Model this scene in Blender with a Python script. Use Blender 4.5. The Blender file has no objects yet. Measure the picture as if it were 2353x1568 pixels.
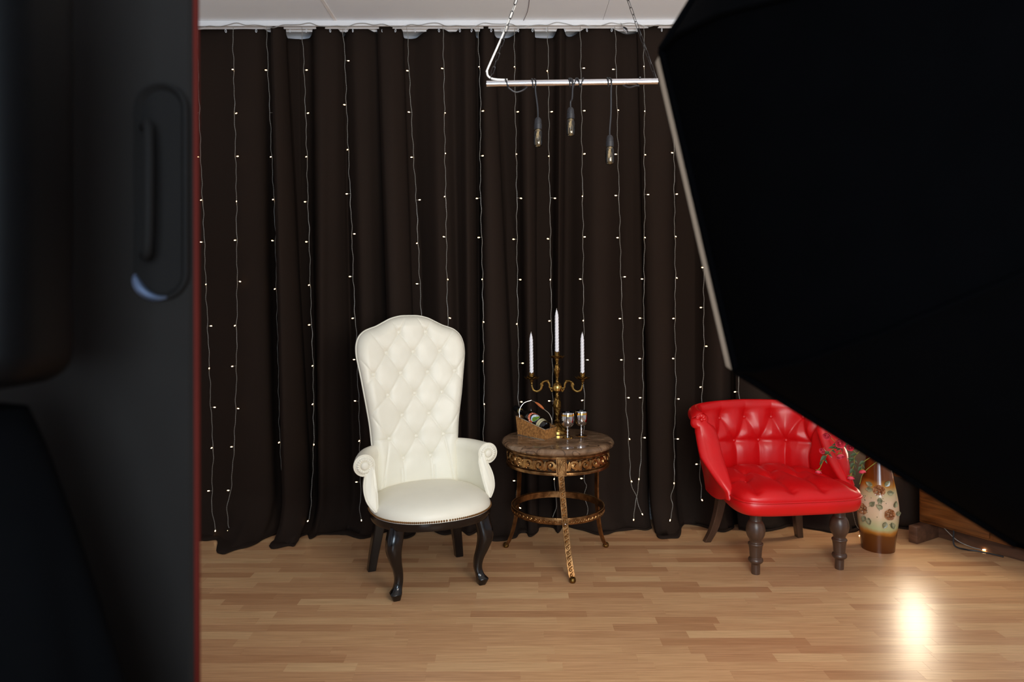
import bpy, bmesh, math, random
import numpy as np
from mathutils import Vector, Matrix, noise

random.seed(7)
np.random.seed(7)
sc = bpy.context.scene
COL = sc.collection
R = math.radians
PI = math.pi

# ------------------------------------------------------------------ camera, light, exposure
FPX, CAM_H, HORIZON, YAW, ROLL = 1569.0, 1.35, 690.0, R(0.0), R(0.12)
cam_d = bpy.data.cameras.new('camera')
cam_d.sensor_width = 36.0
cam_d.lens = 36.0 * FPX / 2353.0
cam_d.shift_y = (HORIZON - 784.0) / 2353.0   # the lens is level, the frame sits below its axis
cam_d.clip_start = 0.05
cam_d.dof.use_dof = True
cam_d.dof.focus_distance = 3.5
cam_d.dof.aperture_fstop = 3.6
cam = bpy.data.objects.new('camera', cam_d)
COL.objects.link(cam)
cam.location = (0, 0, CAM_H)
cam.rotation_euler = (PI / 2, ROLL, YAW)
sc.camera = cam

world = bpy.data.worlds.new('world')
sc.world = world
world.use_nodes = True
world.node_tree.nodes['Background'].inputs[0].default_value = (0.75, 0.85, 1.0, 1)
world.node_tree.nodes['Background'].inputs[1].default_value = 0.15

def area_light(name, loc, target, sx, sy, power, col):
    d = bpy.data.lights.new(name, 'AREA')
    d.shape = 'RECTANGLE'
    d.size, d.size_y, d.energy, d.color = sx, sy, power, col
    o = bpy.data.objects.new(name, d)
    COL.objects.link(o)
    o.location = loc
    o.rotation_euler = (Vector(target) - Vector(loc)).to_track_quat('-Z', 'Y').to_euler()
    return o
# daylight entering the two windows in the wall behind the photographer
area_light('window_daylight', (-1.45, -2.44, 1.65), (-1.45, 0, 1.65), 0.9, 1.4, 10, (0.70, 0.86, 1.0))
area_light('window_daylight', (0.45, -2.44, 1.65), (0.45, 0, 1.65), 1.6, 1.4, 112, (0.70, 0.86, 1.0))
LAMP_STRENGTH = 32.0        # column lamp behind the softbox
SOFTBOX_STRENGTH = 12.6     # modelling light behind the softbox cloth
sc.view_settings.view_transform = 'Standard'
sc.view_settings.look = 'None'
sc.view_settings.gamma = 1.0
sc.view_settings.use_curve_mapping = False
sc.view_settings.exposure = 0.0
sc.cycles.use_denoising = True
sc.cycles.max_bounces = 8
sc.cycles.sample_clamp_indirect = 6.0

# ------------------------------------------------------------------ helpers
def P(u, v, y):
    """world point seen at photo pixel (u, v) that stands at distance y from the camera wall"""
    return Vector(((u - 1176.5) / FPX * y, y, CAM_H + (HORIZON - v) / FPX * y))

def cr(pts, n=8, closed=False):
    """Catmull-Rom through points, n samples per span"""
    p = np.asarray(pts, float)
    out = []
    m = len(p)
    for i in range(m if closed else m - 1):
        if closed:
            a, b, c, d = p[(i - 1) % m], p[i], p[(i + 1) % m], p[(i + 2) % m]
        else:
            b, c = p[i], p[i + 1]
            a = p[i - 1] if i else 2 * b - c
            d = p[i + 2] if i + 2 < m else 2 * c - b
        for k in range(n):
            t = k / n
            out.append(0.5 * (2 * b + (c - a) * t + (2 * a - 5 * b + 4 * c - d) * t * t + (3 * b - a - 3 * c + d) * t ** 3))
    if not closed:
        out.append(p[-1])
    return np.array(out)

class MB:
    def __init__(s):
        s.v, s.f = [], []
    def add(s, verts, faces):
        o = len(s.v)
        s.v.extend([tuple(map(float, p)) for p in verts])
        s.f.extend([tuple(o + i for i in f) for f in faces])
        return s
    def grid(s, rows, wrap_u=False, wrap_v=False):
        nr, nc = len(rows), len(rows[0])
        vs = [p for r in rows for p in r]
        fs = []
        for i in range(nr if wrap_v else nr - 1):
            for j in range(nc if wrap_u else nc - 1):
                i2, j2 = (i + 1) % nr, (j + 1) % nc
                fs.append((i * nc + j, i * nc + j2, i2 * nc + j2, i2 * nc + j))
        return s.add(vs, fs)
    def loft(s, secs, caps=(True, True)):
        n = len(secs[0])
        o = len(s.v)
        s.grid(secs, wrap_u=True)
        if caps[0]:
            s.f.append(tuple(o + i for i in reversed(range(n))))
        if caps[1]:
            b = o + n * (len(secs) - 1)
            s.f.append(tuple(b + i for i in range(n)))
        return s
    def tube(s, pts, r, n=8, closed=False, caps=True, flat=1.0):
        p = [Vector(q) for q in pts]
        m = len(p)
        rs = r if hasattr(r, '__len__') else [r] * m
        tans = []
        for i in range(m):
            a = p[(i - 1) % m] if (closed or i) else p[i]
            b = p[(i + 1) % m] if (closed or i < m - 1) else p[i]
            t = b - a
            tans.append(t.normalized() if t.length > 1e-9 else Vector((0, 0, 1)))
        ref = Vector((0, 0, 1)) if abs(tans[0].z) < 0.9 else Vector((1, 0, 0))
        nrm = (ref - tans[0] * ref.dot(tans[0])).normalized()
        secs = []
        for i in range(m):
            nrm = nrm - tans[i] * nrm.dot(tans[i])
            if nrm.length < 1e-6:
                nrm = tans[i].orthogonal()
            nrm.normalize()
            bi = tans[i].cross(nrm)
            secs.append([p[i] + (nrm * math.cos(2 * PI * k / n) * flat + bi * math.sin(2 * PI * k / n)) * rs[i] for k in range(n)])
        if closed:
            s.grid(secs, wrap_u=True, wrap_v=True)
        else:
            s.loft(secs, (caps, caps))
        return s
    def lathe(s, prof, n=24, c=(0, 0, 0), fn=None, caps=True):
        secs = []
        for (r, z) in prof:
            ring = []
            for k in range(n):
                a = 2 * PI * k / n
                rr = r * (fn(a, z) if fn else 1.0)
                ring.append((c[0] + rr * math.cos(a), c[1] + rr * math.sin(a), c[2] + z))
            secs.append(ring)
        return s.loft(secs, (caps, caps))
    def box(s, lo, hi, bev=0.0, seg=2):
        bm = bmesh.new()
        bmesh.ops.create_cube(bm, size=1.0)
        c = [(a + b) / 2 for a, b in zip(lo, hi)]
        d = [b - a for a, b in zip(lo, hi)]
        for v in bm.verts:
            v.co = Vector((v.co.x * d[0] + c[0], v.co.y * d[1] + c[1], v.co.z * d[2] + c[2]))
        if bev > 0:
            bmesh.ops.bevel(bm, geom=bm.edges[:], offset=bev, segments=seg, profile=0.5, affect='EDGES')
        bm.verts.index_update()
        s.add([v.co for v in bm.verts], [[v.index for v in f.verts] for f in bm.faces])
        bm.free()
        return s
    def sphere(s, c, r, n=10, m=6, sc3=(1, 1, 1)):
        rows = []
        for i in range(1, m):
            a = PI * i / m
            rows.append([(c[0] + r * sc3[0] * math.sin(a) * math.cos(2 * PI * k / n), c[1] + r * sc3[1] * math.sin(a) * math.sin(2 * PI * k / n),
                          c[2] + r * sc3[2] * math.cos(a)) for k in range(n)])
        o = len(s.v)
        s.grid(rows, wrap_u=True)
        t = len(s.v)
        s.v.append((c[0], c[1], c[2] + r * sc3[2]))
        s.v.append((c[0], c[1], c[2] - r * sc3[2]))
        b = o + n * (m - 2)
        for k in range(n):
            s.f.append((t, o + (k + 1) % n, o + k)[::-1])
            s.f.append((t + 1, b + k, b + (k + 1) % n)[::-1])
        return s
    def xf(s, M):
        s.v = [tuple(M @ Vector(p)) for p in s.v]
        return s
    def mesh(s, name, mat, smooth=True, angle=42):
        me = bpy.data.meshes.new(name)
        me.from_pydata(s.v, [], s.f)
        me.validate()
        bm = bmesh.new()
        bm.from_mesh(me)
        bmesh.ops.recalc_face_normals(bm, faces=bm.faces[:])
        bm.to_mesh(me)
        bm.free()
        if smooth:
            me.polygons.foreach_set('use_smooth', [True] * len(me.polygons))
            me.set_sharp_from_angle(angle=R(angle))
        if mat:
            me.materials.append(mat)
        return me
    def build(s, name, mat, parent=None, smooth=True, angle=42):
        return link(name, s.mesh(name, mat, smooth, angle), parent)

def link(name, me, parent=None):
    o = bpy.data.objects.new(name, me)
    COL.objects.link(o)
    if parent:
        o.parent = parent
    return o
def thing(name, label, cat, loc=(0, 0, 0), rz=0.0, group=None):
    o = bpy.data.objects.new(name, None)
    o.empty_display_size = 0.1
    COL.objects.link(o)
    o.location = loc
    o.rotation_euler = (0, 0, rz)
    return tag(o, label, cat, group)
def tag(o, label, cat, group=None, kind=None):
    o['label'] = label
    o['category'] = cat
    if group:
        o['group'] = group
    if kind:
        o['kind'] = kind
    return o
def struct(o, label=None):
    o['kind'] = 'structure'
    if label:
        o['label'] = label
    return o
def stuff(o):
    o['kind'] = 'stuff'
    return o

# ------------------------------------------------------------------ materials
def s2l(c):
    return tuple((x / 12.92 if x <= 0.04045 else ((x + 0.055) / 1.055) ** 2.4) for x in [q / 255.0 for q in c])
def new_mat(name):
    m = bpy.data.materials.new(name)
    m.use_nodes = True
    nt = m.node_tree
    return m, nt, nt.nodes['Principled BSDF']
def mat(name, rgb, rough=0.5, metal=0.0, var=0.0, vscale=8.0, bump=0.0, bscale=60.0, coat=0.0, sheen=0.0, spec=None, rgb2=None, stretch=(1, 1, 1), detail=4.0):
    m, nt, b = new_mat(name)
    col = s2l(rgb)
    b.inputs['Roughness'].default_value = rough
    b.inputs['Metallic'].default_value = metal
    b.inputs['Coat Weight'].default_value = coat
    b.inputs['Coat Roughness'].default_value = 0.1
    b.inputs['Sheen Weight'].default_value = sheen
    if spec is not None:
        b.inputs['Specular IOR Level'].default_value = spec
    tc = nt.nodes.new('ShaderNodeTexCoord')
    mp = nt.nodes.new('ShaderNodeMapping')
    mp.inputs['Scale'].default_value = stretch
    nt.links.new(tc.outputs['Object'], mp.inputs['Vector'])
    nz = nt.nodes.new('ShaderNodeTexNoise')
    nz.inputs['Scale'].default_value = vscale
    nz.inputs['Detail'].default_value = detail
    nt.links.new(mp.outputs['Vector'], nz.inputs['Vector'])
    rmp = nt.nodes.new('ShaderNodeValToRGB')
    c2 = s2l(rgb2) if rgb2 else tuple(x * (1 - var) for x in col)
    c1 = col if rgb2 else tuple(min(1, x * (1 + var)) for x in col)
    rmp.color_ramp.elements[0].position, rmp.color_ramp.elements[1].position = 0.35, 0.65
    rmp.color_ramp.elements[0].color = (*c2, 1)
    rmp.color_ramp.elements[1].color = (*c1, 1)
    nt.links.new(nz.outputs['Fac'], rmp.inputs['Fac'])
    nt.links.new(rmp.outputs['Color'], b.inputs['Base Color'])
    if bump > 0:
        n2 = nt.nodes.new('ShaderNodeTexNoise')
        n2.inputs['Scale'].default_value = bscale
        n2.inputs['Detail'].default_value = 3.0
        nt.links.new(mp.outputs['Vector'], n2.inputs['Vector'])
        bp = nt.nodes.new('ShaderNodeBump')
        bp.inputs['Strength'].default_value = bump
        bp.inputs['Distance'].default_value = 0.01
        nt.links.new(n2.outputs['Fac'], bp.inputs['Height'])
        nt.links.new(bp.outputs['Normal'], b.inputs['Normal'])
    return m
def emit(name, rgb, strength):
    m, nt, b = new_mat(name)
    b.inputs['Base Color'].default_value = (*s2l(rgb), 1)
    b.inputs['Emission Color'].default_value = (*s2l(rgb), 1)
    b.inputs['Emission Strength'].default_value = strength
    return m

def floor_mat():
    m, nt, b = new_mat('oak_laminate')
    N, L = nt.nodes.new, nt.links.new
    tc, oi, ge = N('ShaderNodeTexCoord'), N('ShaderNodeObjectInfo'), N('ShaderNodeNewGeometry')
    rnd = N('ShaderNodeMath'); rnd.operation = 'ADD'
    L(oi.outputs['Random'], rnd.inputs[0]); L(ge.outputs['Random Per Island'], rnd.inputs[1])
    fr = N('ShaderNodeMath'); fr.operation = 'FRACT'
    L(rnd.outputs[0], fr.inputs[0])
    off = N('ShaderNodeMath'); off.operation = 'MULTIPLY'; off.inputs[1].default_value = 37.0
    L(fr.outputs[0], off.inputs[0])
    cmb = N('ShaderNodeCombineXYZ')
    L(off.outputs[0], cmb.inputs[0]); L(off.outputs[0], cmb.inputs[1])
    add = N('ShaderNodeVectorMath'); add.operation = 'ADD'
    L(tc.outputs['Object'], add.inputs[0]); L(cmb.outputs[0], add.inputs[1])
    # fine straight grain
    mp = N('ShaderNodeMapping'); mp.inputs['Scale'].default_value = (5, 130, 1)
    L(add.outputs[0], mp.inputs['Vector'])
    g1 = N('ShaderNodeTexNoise'); g1.inputs['Scale'].default_value = 1.0; g1.inputs['Detail'].default_value = 5
    L(mp.outputs[0], g1.inputs['Vector'])
    # cathedral figure
    mp2 = N('ShaderNodeMapping'); mp2.inputs['Scale'].default_value = (1.6, 14, 1)
    L(add.outputs[0], mp2.inputs['Vector'])
    wv = N('ShaderNodeTexWave'); wv.bands_direction = 'Y'; wv.inputs['Scale'].default_value = 2.2
    wv.inputs['Distortion'].default_value = 7.0; wv.inputs['Detail'].default_value = 2.0; wv.inputs['Detail Scale'].default_value = 1.1
    L(mp2.outputs[0], wv.inputs['Vector'])
    base = N('ShaderNodeValToRGB')
    e = base.color_ramp.elements
    e[0].color = (*s2l((181, 134, 96)), 1); e[0].position = 0.0
    e[1].color = (*s2l((214, 175, 131)), 1); e[1].position = 1.0
    k = e.new(0.18); k.color = (*s2l((196, 151, 111)), 1)
    k = e.new(0.75); k.color = (*s2l((207, 164, 121)), 1)
    L(fr.outputs[0], base.inputs[0])
    mx = N('ShaderNodeMix'); mx.data_type = 'RGBA'; mx.blend_type = 'MULTIPLY'
    r1 = N('ShaderNodeValToRGB'); r1.color_ramp.elements[0].color = (0.74, 0.67, 0.62, 1); r1.color_ramp.elements[1].color = (1.06, 1.05, 1.04, 1)
    r1.color_ramp.elements[0].position = 0.3; r1.color_ramp.elements[1].position = 0.62
    L(g1.outputs['Fac'], r1.inputs[0])
    mx.inputs['Factor'].default_value = 0.75
    L(base.outputs[0], mx.inputs['A']); L(r1.outputs[0], mx.inputs['B'])
    mx2 = N('ShaderNodeMix'); mx2.data_type = 'RGBA'; mx2.blend_type = 'MULTIPLY'
    r2 = N('ShaderNodeValToRGB'); r2.color_ramp.elements[0].color = (0.70, 0.60, 0.54, 1); r2.color_ramp.elements[1].color = (1, 1, 1, 1)
    r2.color_ramp.elements[1].position = 0.45
    L(wv.outputs['Fac'], r2.inputs[0])
    # only some strips are figured
    pk = N('ShaderNodeMath'); pk.operation = 'PINGPONG'; pk.inputs[1].default_value = 0.5
    ml = N('ShaderNodeMath'); ml.operation = 'MULTIPLY'; ml.inputs[1].default_value = 7.3
    L(fr.outputs[0], ml.inputs[0]); L(ml.outputs[0], pk.inputs[0])
    L(pk.outputs[0], mx2.inputs['Factor'])
    L(mx.outputs['Result'], mx2.inputs['A']); L(r2.outputs[0], mx2.inputs['B'])
    L(mx2.outputs['Result'], b.inputs['Base Color'])
    b.inputs['Roughness'].default_value = 0.31
    b.inputs['Specular IOR Level'].default_value = 0.42
    return m

def wood_mat(name, c1, c2, rough=0.4, scale=(3, 3, 40), coat=0.0):
    m, nt, b = new_mat(name)
    N, L = nt.nodes.new, nt.links.new
    tc = N('ShaderNodeTexCoord'); mp = N('ShaderNodeMapping'); mp.inputs['Scale'].default_value = scale
    L(tc.outputs['Object'], mp.inputs[0])
    nz = N('ShaderNodeTexNoise'); nz.inputs['Scale'].default_value = 1.0; nz.inputs['Detail'].default_value = 6; nz.inputs['Distortion'].default_value = 0.6
    L(mp.outputs[0], nz.inputs[0])
    r = N('ShaderNodeValToRGB'); r.color_ramp.elements[0].color = (*s2l(c1), 1); r.color_ramp.elements[1].color = (*s2l(c2), 1)
    r.color_ramp.elements[0].position = 0.3; r.color_ramp.elements[1].position = 0.7
    L(nz.outputs['Fac'], r.inputs[0]); L(r.outputs[0], b.inputs['Base Color'])
    b.inputs['Roughness'].default_value = rough
    b.inputs['Coat Weight'].default_value = coat
    return m

def marble_mat():
    m, nt, b = new_mat('brown_marble')
    N, L = nt.nodes.new, nt.links.new
    tc = N('ShaderNodeTexCoord'); mp = N('ShaderNodeMapping'); mp.inputs['Rotation'].default_value = (0, 0.3, 0.5); mp.inputs['Scale'].default_value = (1, 2.2, 1)
    L(tc.outputs['Object'], mp.inputs[0])
    n1 = N('ShaderNodeTexNoise'); n1.inputs['Scale'].default_value = 9; n1.inputs['Detail'].default_value = 8; n1.inputs['Distortion'].default_value = 1.2
    L(mp.outputs[0], n1.inputs[0])
    r = N('ShaderNodeValToRGB')
    e = r.color_ramp.elements
    e[0].position = 0.28; e[0].color = (*s2l((78, 58, 43)), 1)
    e[1].position = 0.72; e[1].color = (*s2l((150, 122, 97)), 1)
    k = e.new(0.5); k.color = (*s2l((116, 90, 68)), 1)
    L(n1.outputs['Fac'], r.inputs[0])
    # dark branching veins along cell edges
    n2 = N('ShaderNodeTexNoise'); n2.inputs['Scale'].default_value = 5
    L(mp.outputs[0], n2.inputs[0])
    ad = N('ShaderNodeVectorMath'); ad.operation = 'MULTIPLY_ADD'; ad.inputs[1].default_value = (0.35, 0.35, 0.35)
    L(n2.outputs['Color'], ad.inputs[0]); L(mp.outputs[0], ad.inputs[2])
    vo = N('ShaderNodeTexVoronoi'); vo.feature = 'DISTANCE_TO_EDGE'; vo.inputs['Scale'].default_value = 6.5
    L(ad.outputs[0], vo.inputs[0])
    r2 = N('ShaderNodeValToRGB'); r2.color_ramp.elements[0].color = (0.10, 0.06, 0.05, 1); r2.color_ramp.elements[1].color = (1, 1, 1, 1)
    r2.color_ramp.elements[0].position = 0.0; r2.color_ramp.elements[1].position = 0.035
    L(vo.outputs['Distance'], r2.inputs[0])
    mx = N('ShaderNodeMix'); mx.data_type = 'RGBA'; mx.blend_type = 'MULTIPLY'; mx.inputs['Factor'].default_value = 0.8
    L(r.outputs[0], mx.inputs['A']); L(r2.outputs[0], mx.inputs['B'])
    L(mx.outputs['Result'], b.inputs['Base Color'])
    b.inputs['Roughness'].default_value = 0.12
    return m

def vase_mat():
    m, nt, b = new_mat('glazed_vase')
    N, L = nt.nodes.new, nt.links.new
    tc = N('ShaderNodeTexCoord'); sp = N('ShaderNodeSeparateXYZ')
    L(tc.outputs['Object'], sp.inputs[0])
    nz = N('ShaderNodeTexNoise'); nz.inputs['Scale'].default_value = 14
    L(tc.outputs['Object'], nz.inputs[0])
    ma = N('ShaderNodeMath'); ma.operation = 'MULTIPLY_ADD'; ma.inputs[1].default_value = 0.03; ma.inputs[2].default_value = -0.015
    L(nz.outputs['Fac'], ma.inputs[0])
    sm = N('ShaderNodeMath'); sm.operation = 'ADD'
    L(sp.outputs['Z'], sm.inputs[0]); L(ma.outputs[0], sm.inputs[1])
    dv = N('ShaderNodeMath'); dv.operation = 'DIVIDE'; dv.inputs[1].default_value = 0.54
    L(sm.outputs[0], dv.inputs[0])
    r = N('ShaderNodeValToRGB')
    e = r.color_ramp.elements
    e[0].position = 0.0; e[0].color = (*s2l((84, 40, 10)), 1)
    e[1].position = 1.0; e[1].color = (*s2l((70, 32, 10)), 1)
    for p, c in ((0.17, (98, 52, 14)), (0.205, (176, 112, 40)), (0.25, (176, 178, 128)), (0.36, (214, 184, 150)), (0.5, (216, 182, 152)), (0.60, (188, 172, 128)), (0.655, (178, 118, 44)), (0.72, (104, 52, 14))):
        k = e.new(p); k.color = (*s2l(c), 1)
    L(dv.outputs[0], r.inputs[0]); L(r.outputs[0], b.inputs['Base Color'])
    b.inputs['Roughness'].default_value = 0.15
    return m

def glass_mat(name, rgb, rough=0.02, ior=1.45, trans=1.0):
    m, nt, b = new_mat(name)
    b.inputs['Base Color'].default_value = (*s2l(rgb), 1)
    b.inputs['Roughness'].default_value = rough
    b.inputs['IOR'].default_value = ior
    b.inputs['Transmission Weight'].default_value = trans
    return m

def translucent(name, rgb):
    m, nt, b = new_mat(name)
    b.inputs['Base Color'].default_value = (*s2l(rgb), 1)
    b.inputs['Roughness'].default_value = 0.8
    tl, mx = nt.nodes.new('ShaderNodeBsdfTranslucent'), nt.nodes.new('ShaderNodeMixShader')
    tl.inputs[0].default_value = (*s2l(rgb), 1)
    mx.inputs[0].default_value = 0.4
    nt.links.new(b.outputs[0], mx.inputs[1]); nt.links.new(tl.outputs[0], mx.inputs[2])
    nt.links.new(mx.outputs[0], nt.nodes['Material Output'].inputs[0])
    return m

def thin_glass(name, rgb):
    m, nt, b = new_mat(name)
    nt.nodes.remove(b)
    tr, gl, mx, fr = (nt.nodes.new(k) for k in ('ShaderNodeBsdfTransparent', 'ShaderNodeBsdfGlossy', 'ShaderNodeMixShader', 'ShaderNodeFresnel'))
    tr.inputs[0].default_value = (*s2l(rgb), 1)
    gl.inputs['Roughness'].default_value = 0.03
    fr.inputs[0].default_value = 1.9
    nt.links.new(fr.outputs[0], mx.inputs[0]); nt.links.new(tr.outputs[0], mx.inputs[1]); nt.links.new(gl.outputs[0], mx.inputs[2])
    nt.links.new(mx.outputs[0], nt.nodes['Material Output'].inputs[0])
    return m

M = dict(
    floor=floor_mat(),
    subfloor=mat('subfloor', (96, 66, 42), 0.7, var=0.1),
    ceiling=mat('ceiling_paint', (246, 249, 255), 0.75, var=0.03, vscale=1.5, bump=0.05, bscale=30),
    seam=mat('ceiling_seam', (246, 242, 240), 0.6, var=0.02),
    wall=mat('wall_paint', (214, 214, 220), 0.8, var=0.03, vscale=2),
    rail=mat('white_plastic', (240, 240, 242), 0.4, var=0.02),
    curtain=mat('brown_blackout_cloth', (40, 31, 26), 0.95, var=0.08, vscale=400, bump=0.12, bscale=900, spec=0.08),
    wire=mat('clear_wire', (140, 137, 130), 0.3, var=0.2, vscale=300),
    bulbcap=mat('clear_cap', (235, 225, 200), 0.25, var=0.05),
    led=emit('warm_led', (255, 208, 146), 16.0),
    white_leather=mat('cream_leather', (234, 229, 212), 0.42, var=0.025, vscale=6, bump=0.05, bscale=260),
    red_leather=mat('red_leather', (206, 10, 16), 0.36, var=0.06, vscale=5, bump=0.05, bscale=260),
    black_lacquer=mat('black_lacquer', (14, 10, 10), 0.17, var=0.1),
    dark_wood=wood_mat('dark_turned_wood', (58, 40, 30), (86, 62, 48), 0.35, (20, 20, 4)),
    nail=mat('bronze_nail', (150, 116, 74), 0.28, 1.0, var=0.1),
    marble=marble_mat(),
    brass=mat('aged_brass', (158, 118, 76), 0.36, 1.0, rgb2=(100, 70, 42), vscale=30, bump=0.12, bscale=120),
    brass_orn=mat('bright_brass_relief', (190, 148, 96), 0.3, 1.0, rgb2=(130, 92, 54), vscale=40, bump=0.1, bscale=200),
    apron_dark=mat('dark_patina', (46, 34, 22), 0.5, 0.6, var=0.2, vscale=40),
    candela=mat('antique_brass', (150, 116, 62), 0.33, 1.0, rgb2=(84, 62, 30), vscale=45, bump=0.35, bscale=110),
    candela_smooth=mat('polished_brass', (190, 154, 86), 0.22, 1.0, var=0.12, vscale=20),
    wax=mat('white_wax', (236, 238, 246), 0.4, var=0.02),
    silver=mat('silver_plate', (212, 212, 214), 0.09, 1.0, var=0.03),
    gold_tone=mat('gold_tone_metal', (232, 178, 84), 0.15, 1.0, var=0.05),
    wicker=mat('wicker', (186, 132, 72), 0.55, rgb2=(128, 82, 40), vscale=90, bump=0.2, bscale=300),
    steelwire=mat('steel_wire', (196, 192, 184), 0.25, 1.0, var=0.05),
    grip=mat('orange_wood_grip', (190, 104, 56), 0.45, var=0.1, vscale=50),
    bottle=mat('dark_bottle_glass', (12, 10, 9), 0.08, var=0.1, coat=0.6),
    label_orange=mat('orange_label', (200, 84, 40), 0.5, var=0.04),
    label_white=mat('white_print', (244, 240, 230), 0.5, var=0.02),
    label_beige=mat('beige_label', (190, 180, 144), 0.5, var=0.05, vscale=60),
    label_sky=mat('sky_print', (136, 178, 220), 0.5, rgb2=(226, 232, 236), vscale=70),
    label_green=mat('green_print', (120, 158, 40), 0.5, rgb2=(60, 92, 30), vscale=120),
    label_dkgreen=mat('dark_green_print', (40, 84, 54), 0.5, var=0.05),
    chrome=mat('chrome', (222, 222, 228), 0.08, 1.0, var=0.02),
    chain=mat('dark_chain_steel', (70, 68, 68), 0.35, 1.0, var=0.1),
    rubber=mat('black_rubber', (30, 30, 34), 0.5, var=0.1),
    white_cable=mat('white_cable', (236, 232, 226), 0.4, var=0.02),
    bulbglass=thin_glass('smoked_bulb_glass', (236, 226, 202)),
    filament=mat('filament_mount', (222, 210, 186), 0.25, 0.5, var=0.1),
    vase=vase_mat(),
    relief_rose=mat('relief_rose_glaze', (190, 136, 94), 0.2, rgb2=(128, 70, 36), vscale=60),
    relief_leaf=mat('relief_leaf_glaze', (158, 152, 118), 0.2, rgb2=(104, 106, 80), vscale=60),
    rose=mat('red_silk_petal', (224, 66, 86), 0.6, var=0.18, vscale=80),
    stem=mat('green_stem', (128, 126, 44), 0.55, var=0.15, vscale=60),
    leaf=mat('green_silk_leaf', (62, 80, 46), 0.6, var=0.25, vscale=60),
    cabinet=wood_mat('brown_veneer', (62, 32, 12), (112, 64, 26), 0.3, (4, 4, 60), coat=0.3),
    block=wood_mat('dark_block_wood', (56, 34, 22), (92, 60, 42), 0.5, (6, 30, 30)),
    softbox=mat('black_softbox_fabric', (4, 4, 5), 1.0, var=0.1, vscale=20, spec=0.02),
    softbox_lip=translucent('grey_softbox_edge', (84, 79, 74)),
    diffuser=emit('lit_diffuser_cloth', (255, 247, 236), SOFTBOX_STRENGTH),
    black_plastic=mat('black_plastic', (6, 6, 7), 0.5, var=0.08, spec=0.08),
    charcoal=mat('charcoal_shell', (32, 29, 27), 0.6, var=0.06, vscale=5, spec=0.1),
    red_edge=mat('red_edging', (86, 25, 17), 0.6, var=0.08, spec=0.1),
    case_plate=mat('case_plate', (26, 24, 23), 0.7, var=0.06, spec=0.08),
    rim_glint=mat('blue_grey_glint', (92, 104, 128), 0.3, 0.7, var=0.05),  # bluish highlight put into the colour
    black_cloth=mat('black_cloth', (7, 7, 8), 1.0, var=0.1, spec=0.02),
    lamp_shade=emit('lit_lamp_shade', (255, 236, 206), LAMP_STRENGTH),
    heater=mat('white_enamel', (222, 226, 232), 0.4, var=0.02),
    pane=glass_mat('window_pane', (255, 255, 255), 0.0, 1.45),
)

# ------------------------------------------------------------------ room shell
X0, X1, Y0, Y1, ZC = -2.9, 3.5, -2.6, 4.22, P(1100, 49, 4.0).z
def slab(name, lo, hi, m, parent=None):
    return struct(MB().box(lo, hi).build(name, m, parent, smooth=False))
floor = slab('floor', (X0, Y0, -0.06), (X1, Y1, -0.009), M['subfloor'])
floor['label'] = 'warm oak laminate floor laid in narrow strips'
slab('wall_back', (X0 - .1, Y1, 0), (X1 + .1, Y1 + .1, ZC), M['wall'])
slab('wall_left', (X0 - .1, Y0, 0), (X0, Y1, ZC), M['wall'])
slab('wall_right', (X1, Y0, 0), (X1 + .1, Y1, ZC), M['wall'])
ceil = slab('ceiling', (X0 - .1, Y0 - .1, ZC + 0.012), (X1 + .1, Y1 + .1, ZC + .1), M['seam'])
ceil['label'] = 'white panelled ceiling with thin seams'
# ceiling panels, seams where the photo shows them
seam_x = [P(775, 52, 4.0).x, P(1386, 46, 4.0).x]
pw = seam_x[1] - seam_x[0]
xs = [X0] + [x for x in [seam_x[0] - pw] + seam_x + [seam_x[1] + pw, seam_x[1] + 2 * pw] if X0 < x < X1] + [X1]
ys = [Y0, -0.5, 1.75, Y1]
for i in range(len(xs) - 1):
    for j in range(len(ys) - 1):
        MB().box((xs[i] + .001, ys[j] + .001, ZC), (xs[i + 1] - .001, ys[j + 1] - .001, ZC + .012)).build('ceiling_panel', M['ceiling'], ceil, smooth=False)
MB().box((seam_x[0] - .012, 1.76, ZC - .003), (seam_x[0] + .006, Y1, ZC)).build('seam_strip', M['seam'], ceil, smooth=False)
# wall behind the photographer with two windows
wb = MB()
wz0, wz1 = 0.9, 2.4
wins = [(-1.95, -0.95), (-0.4, 1.3)]
xx = X0 - .1
for a, b in wins:
    wb.box((xx, Y0 - .1, 0), (a, Y0, ZC))
    wb.box((a, Y0 - .1, 0), (b, Y0, wz0))
    wb.box((a, Y0 - .1, wz1), (b, Y0, ZC))
    xx = b
wb.box((xx, Y0 - .1, 0), (X1 + .1, Y0, ZC))
struct(wb.build('wall_front', M['wall'], smooth=False))
for i, (a, b) in enumerate(wins):
    w = MB()
    for lo, hi in (((a, wz0), (a + .05, wz1)), ((b - .05, wz0), (b, wz1)), ((a + .05, wz0), (b - .05, wz0 + .05)), ((a + .05, wz1 - .05), (b - .05, wz1)), (((a + b) / 2 - .025, wz0 + .05), ((a + b) / 2 + .025, wz1 - .05))):
        w.box((lo[0], Y0 - .06, lo[1]), (hi[0], Y0 - .01, hi[1]))
    wo = struct(w.build('window_%d' % (i + 1), M['rail'], smooth=False), 'white framed window in the wall facing the curtain')
    for q in (0, 1):
        xa = a + .05 if q == 0 else (a + b) / 2 + .025
        xb = (a + b) / 2 - .025 if q == 0 else b - .05
        MB().box((xa, Y0 - .04, wz0 + .05), (xb, Y0 - .034, wz1 - .05)).build('pane', M['pane'], wo, smooth=False)

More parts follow.
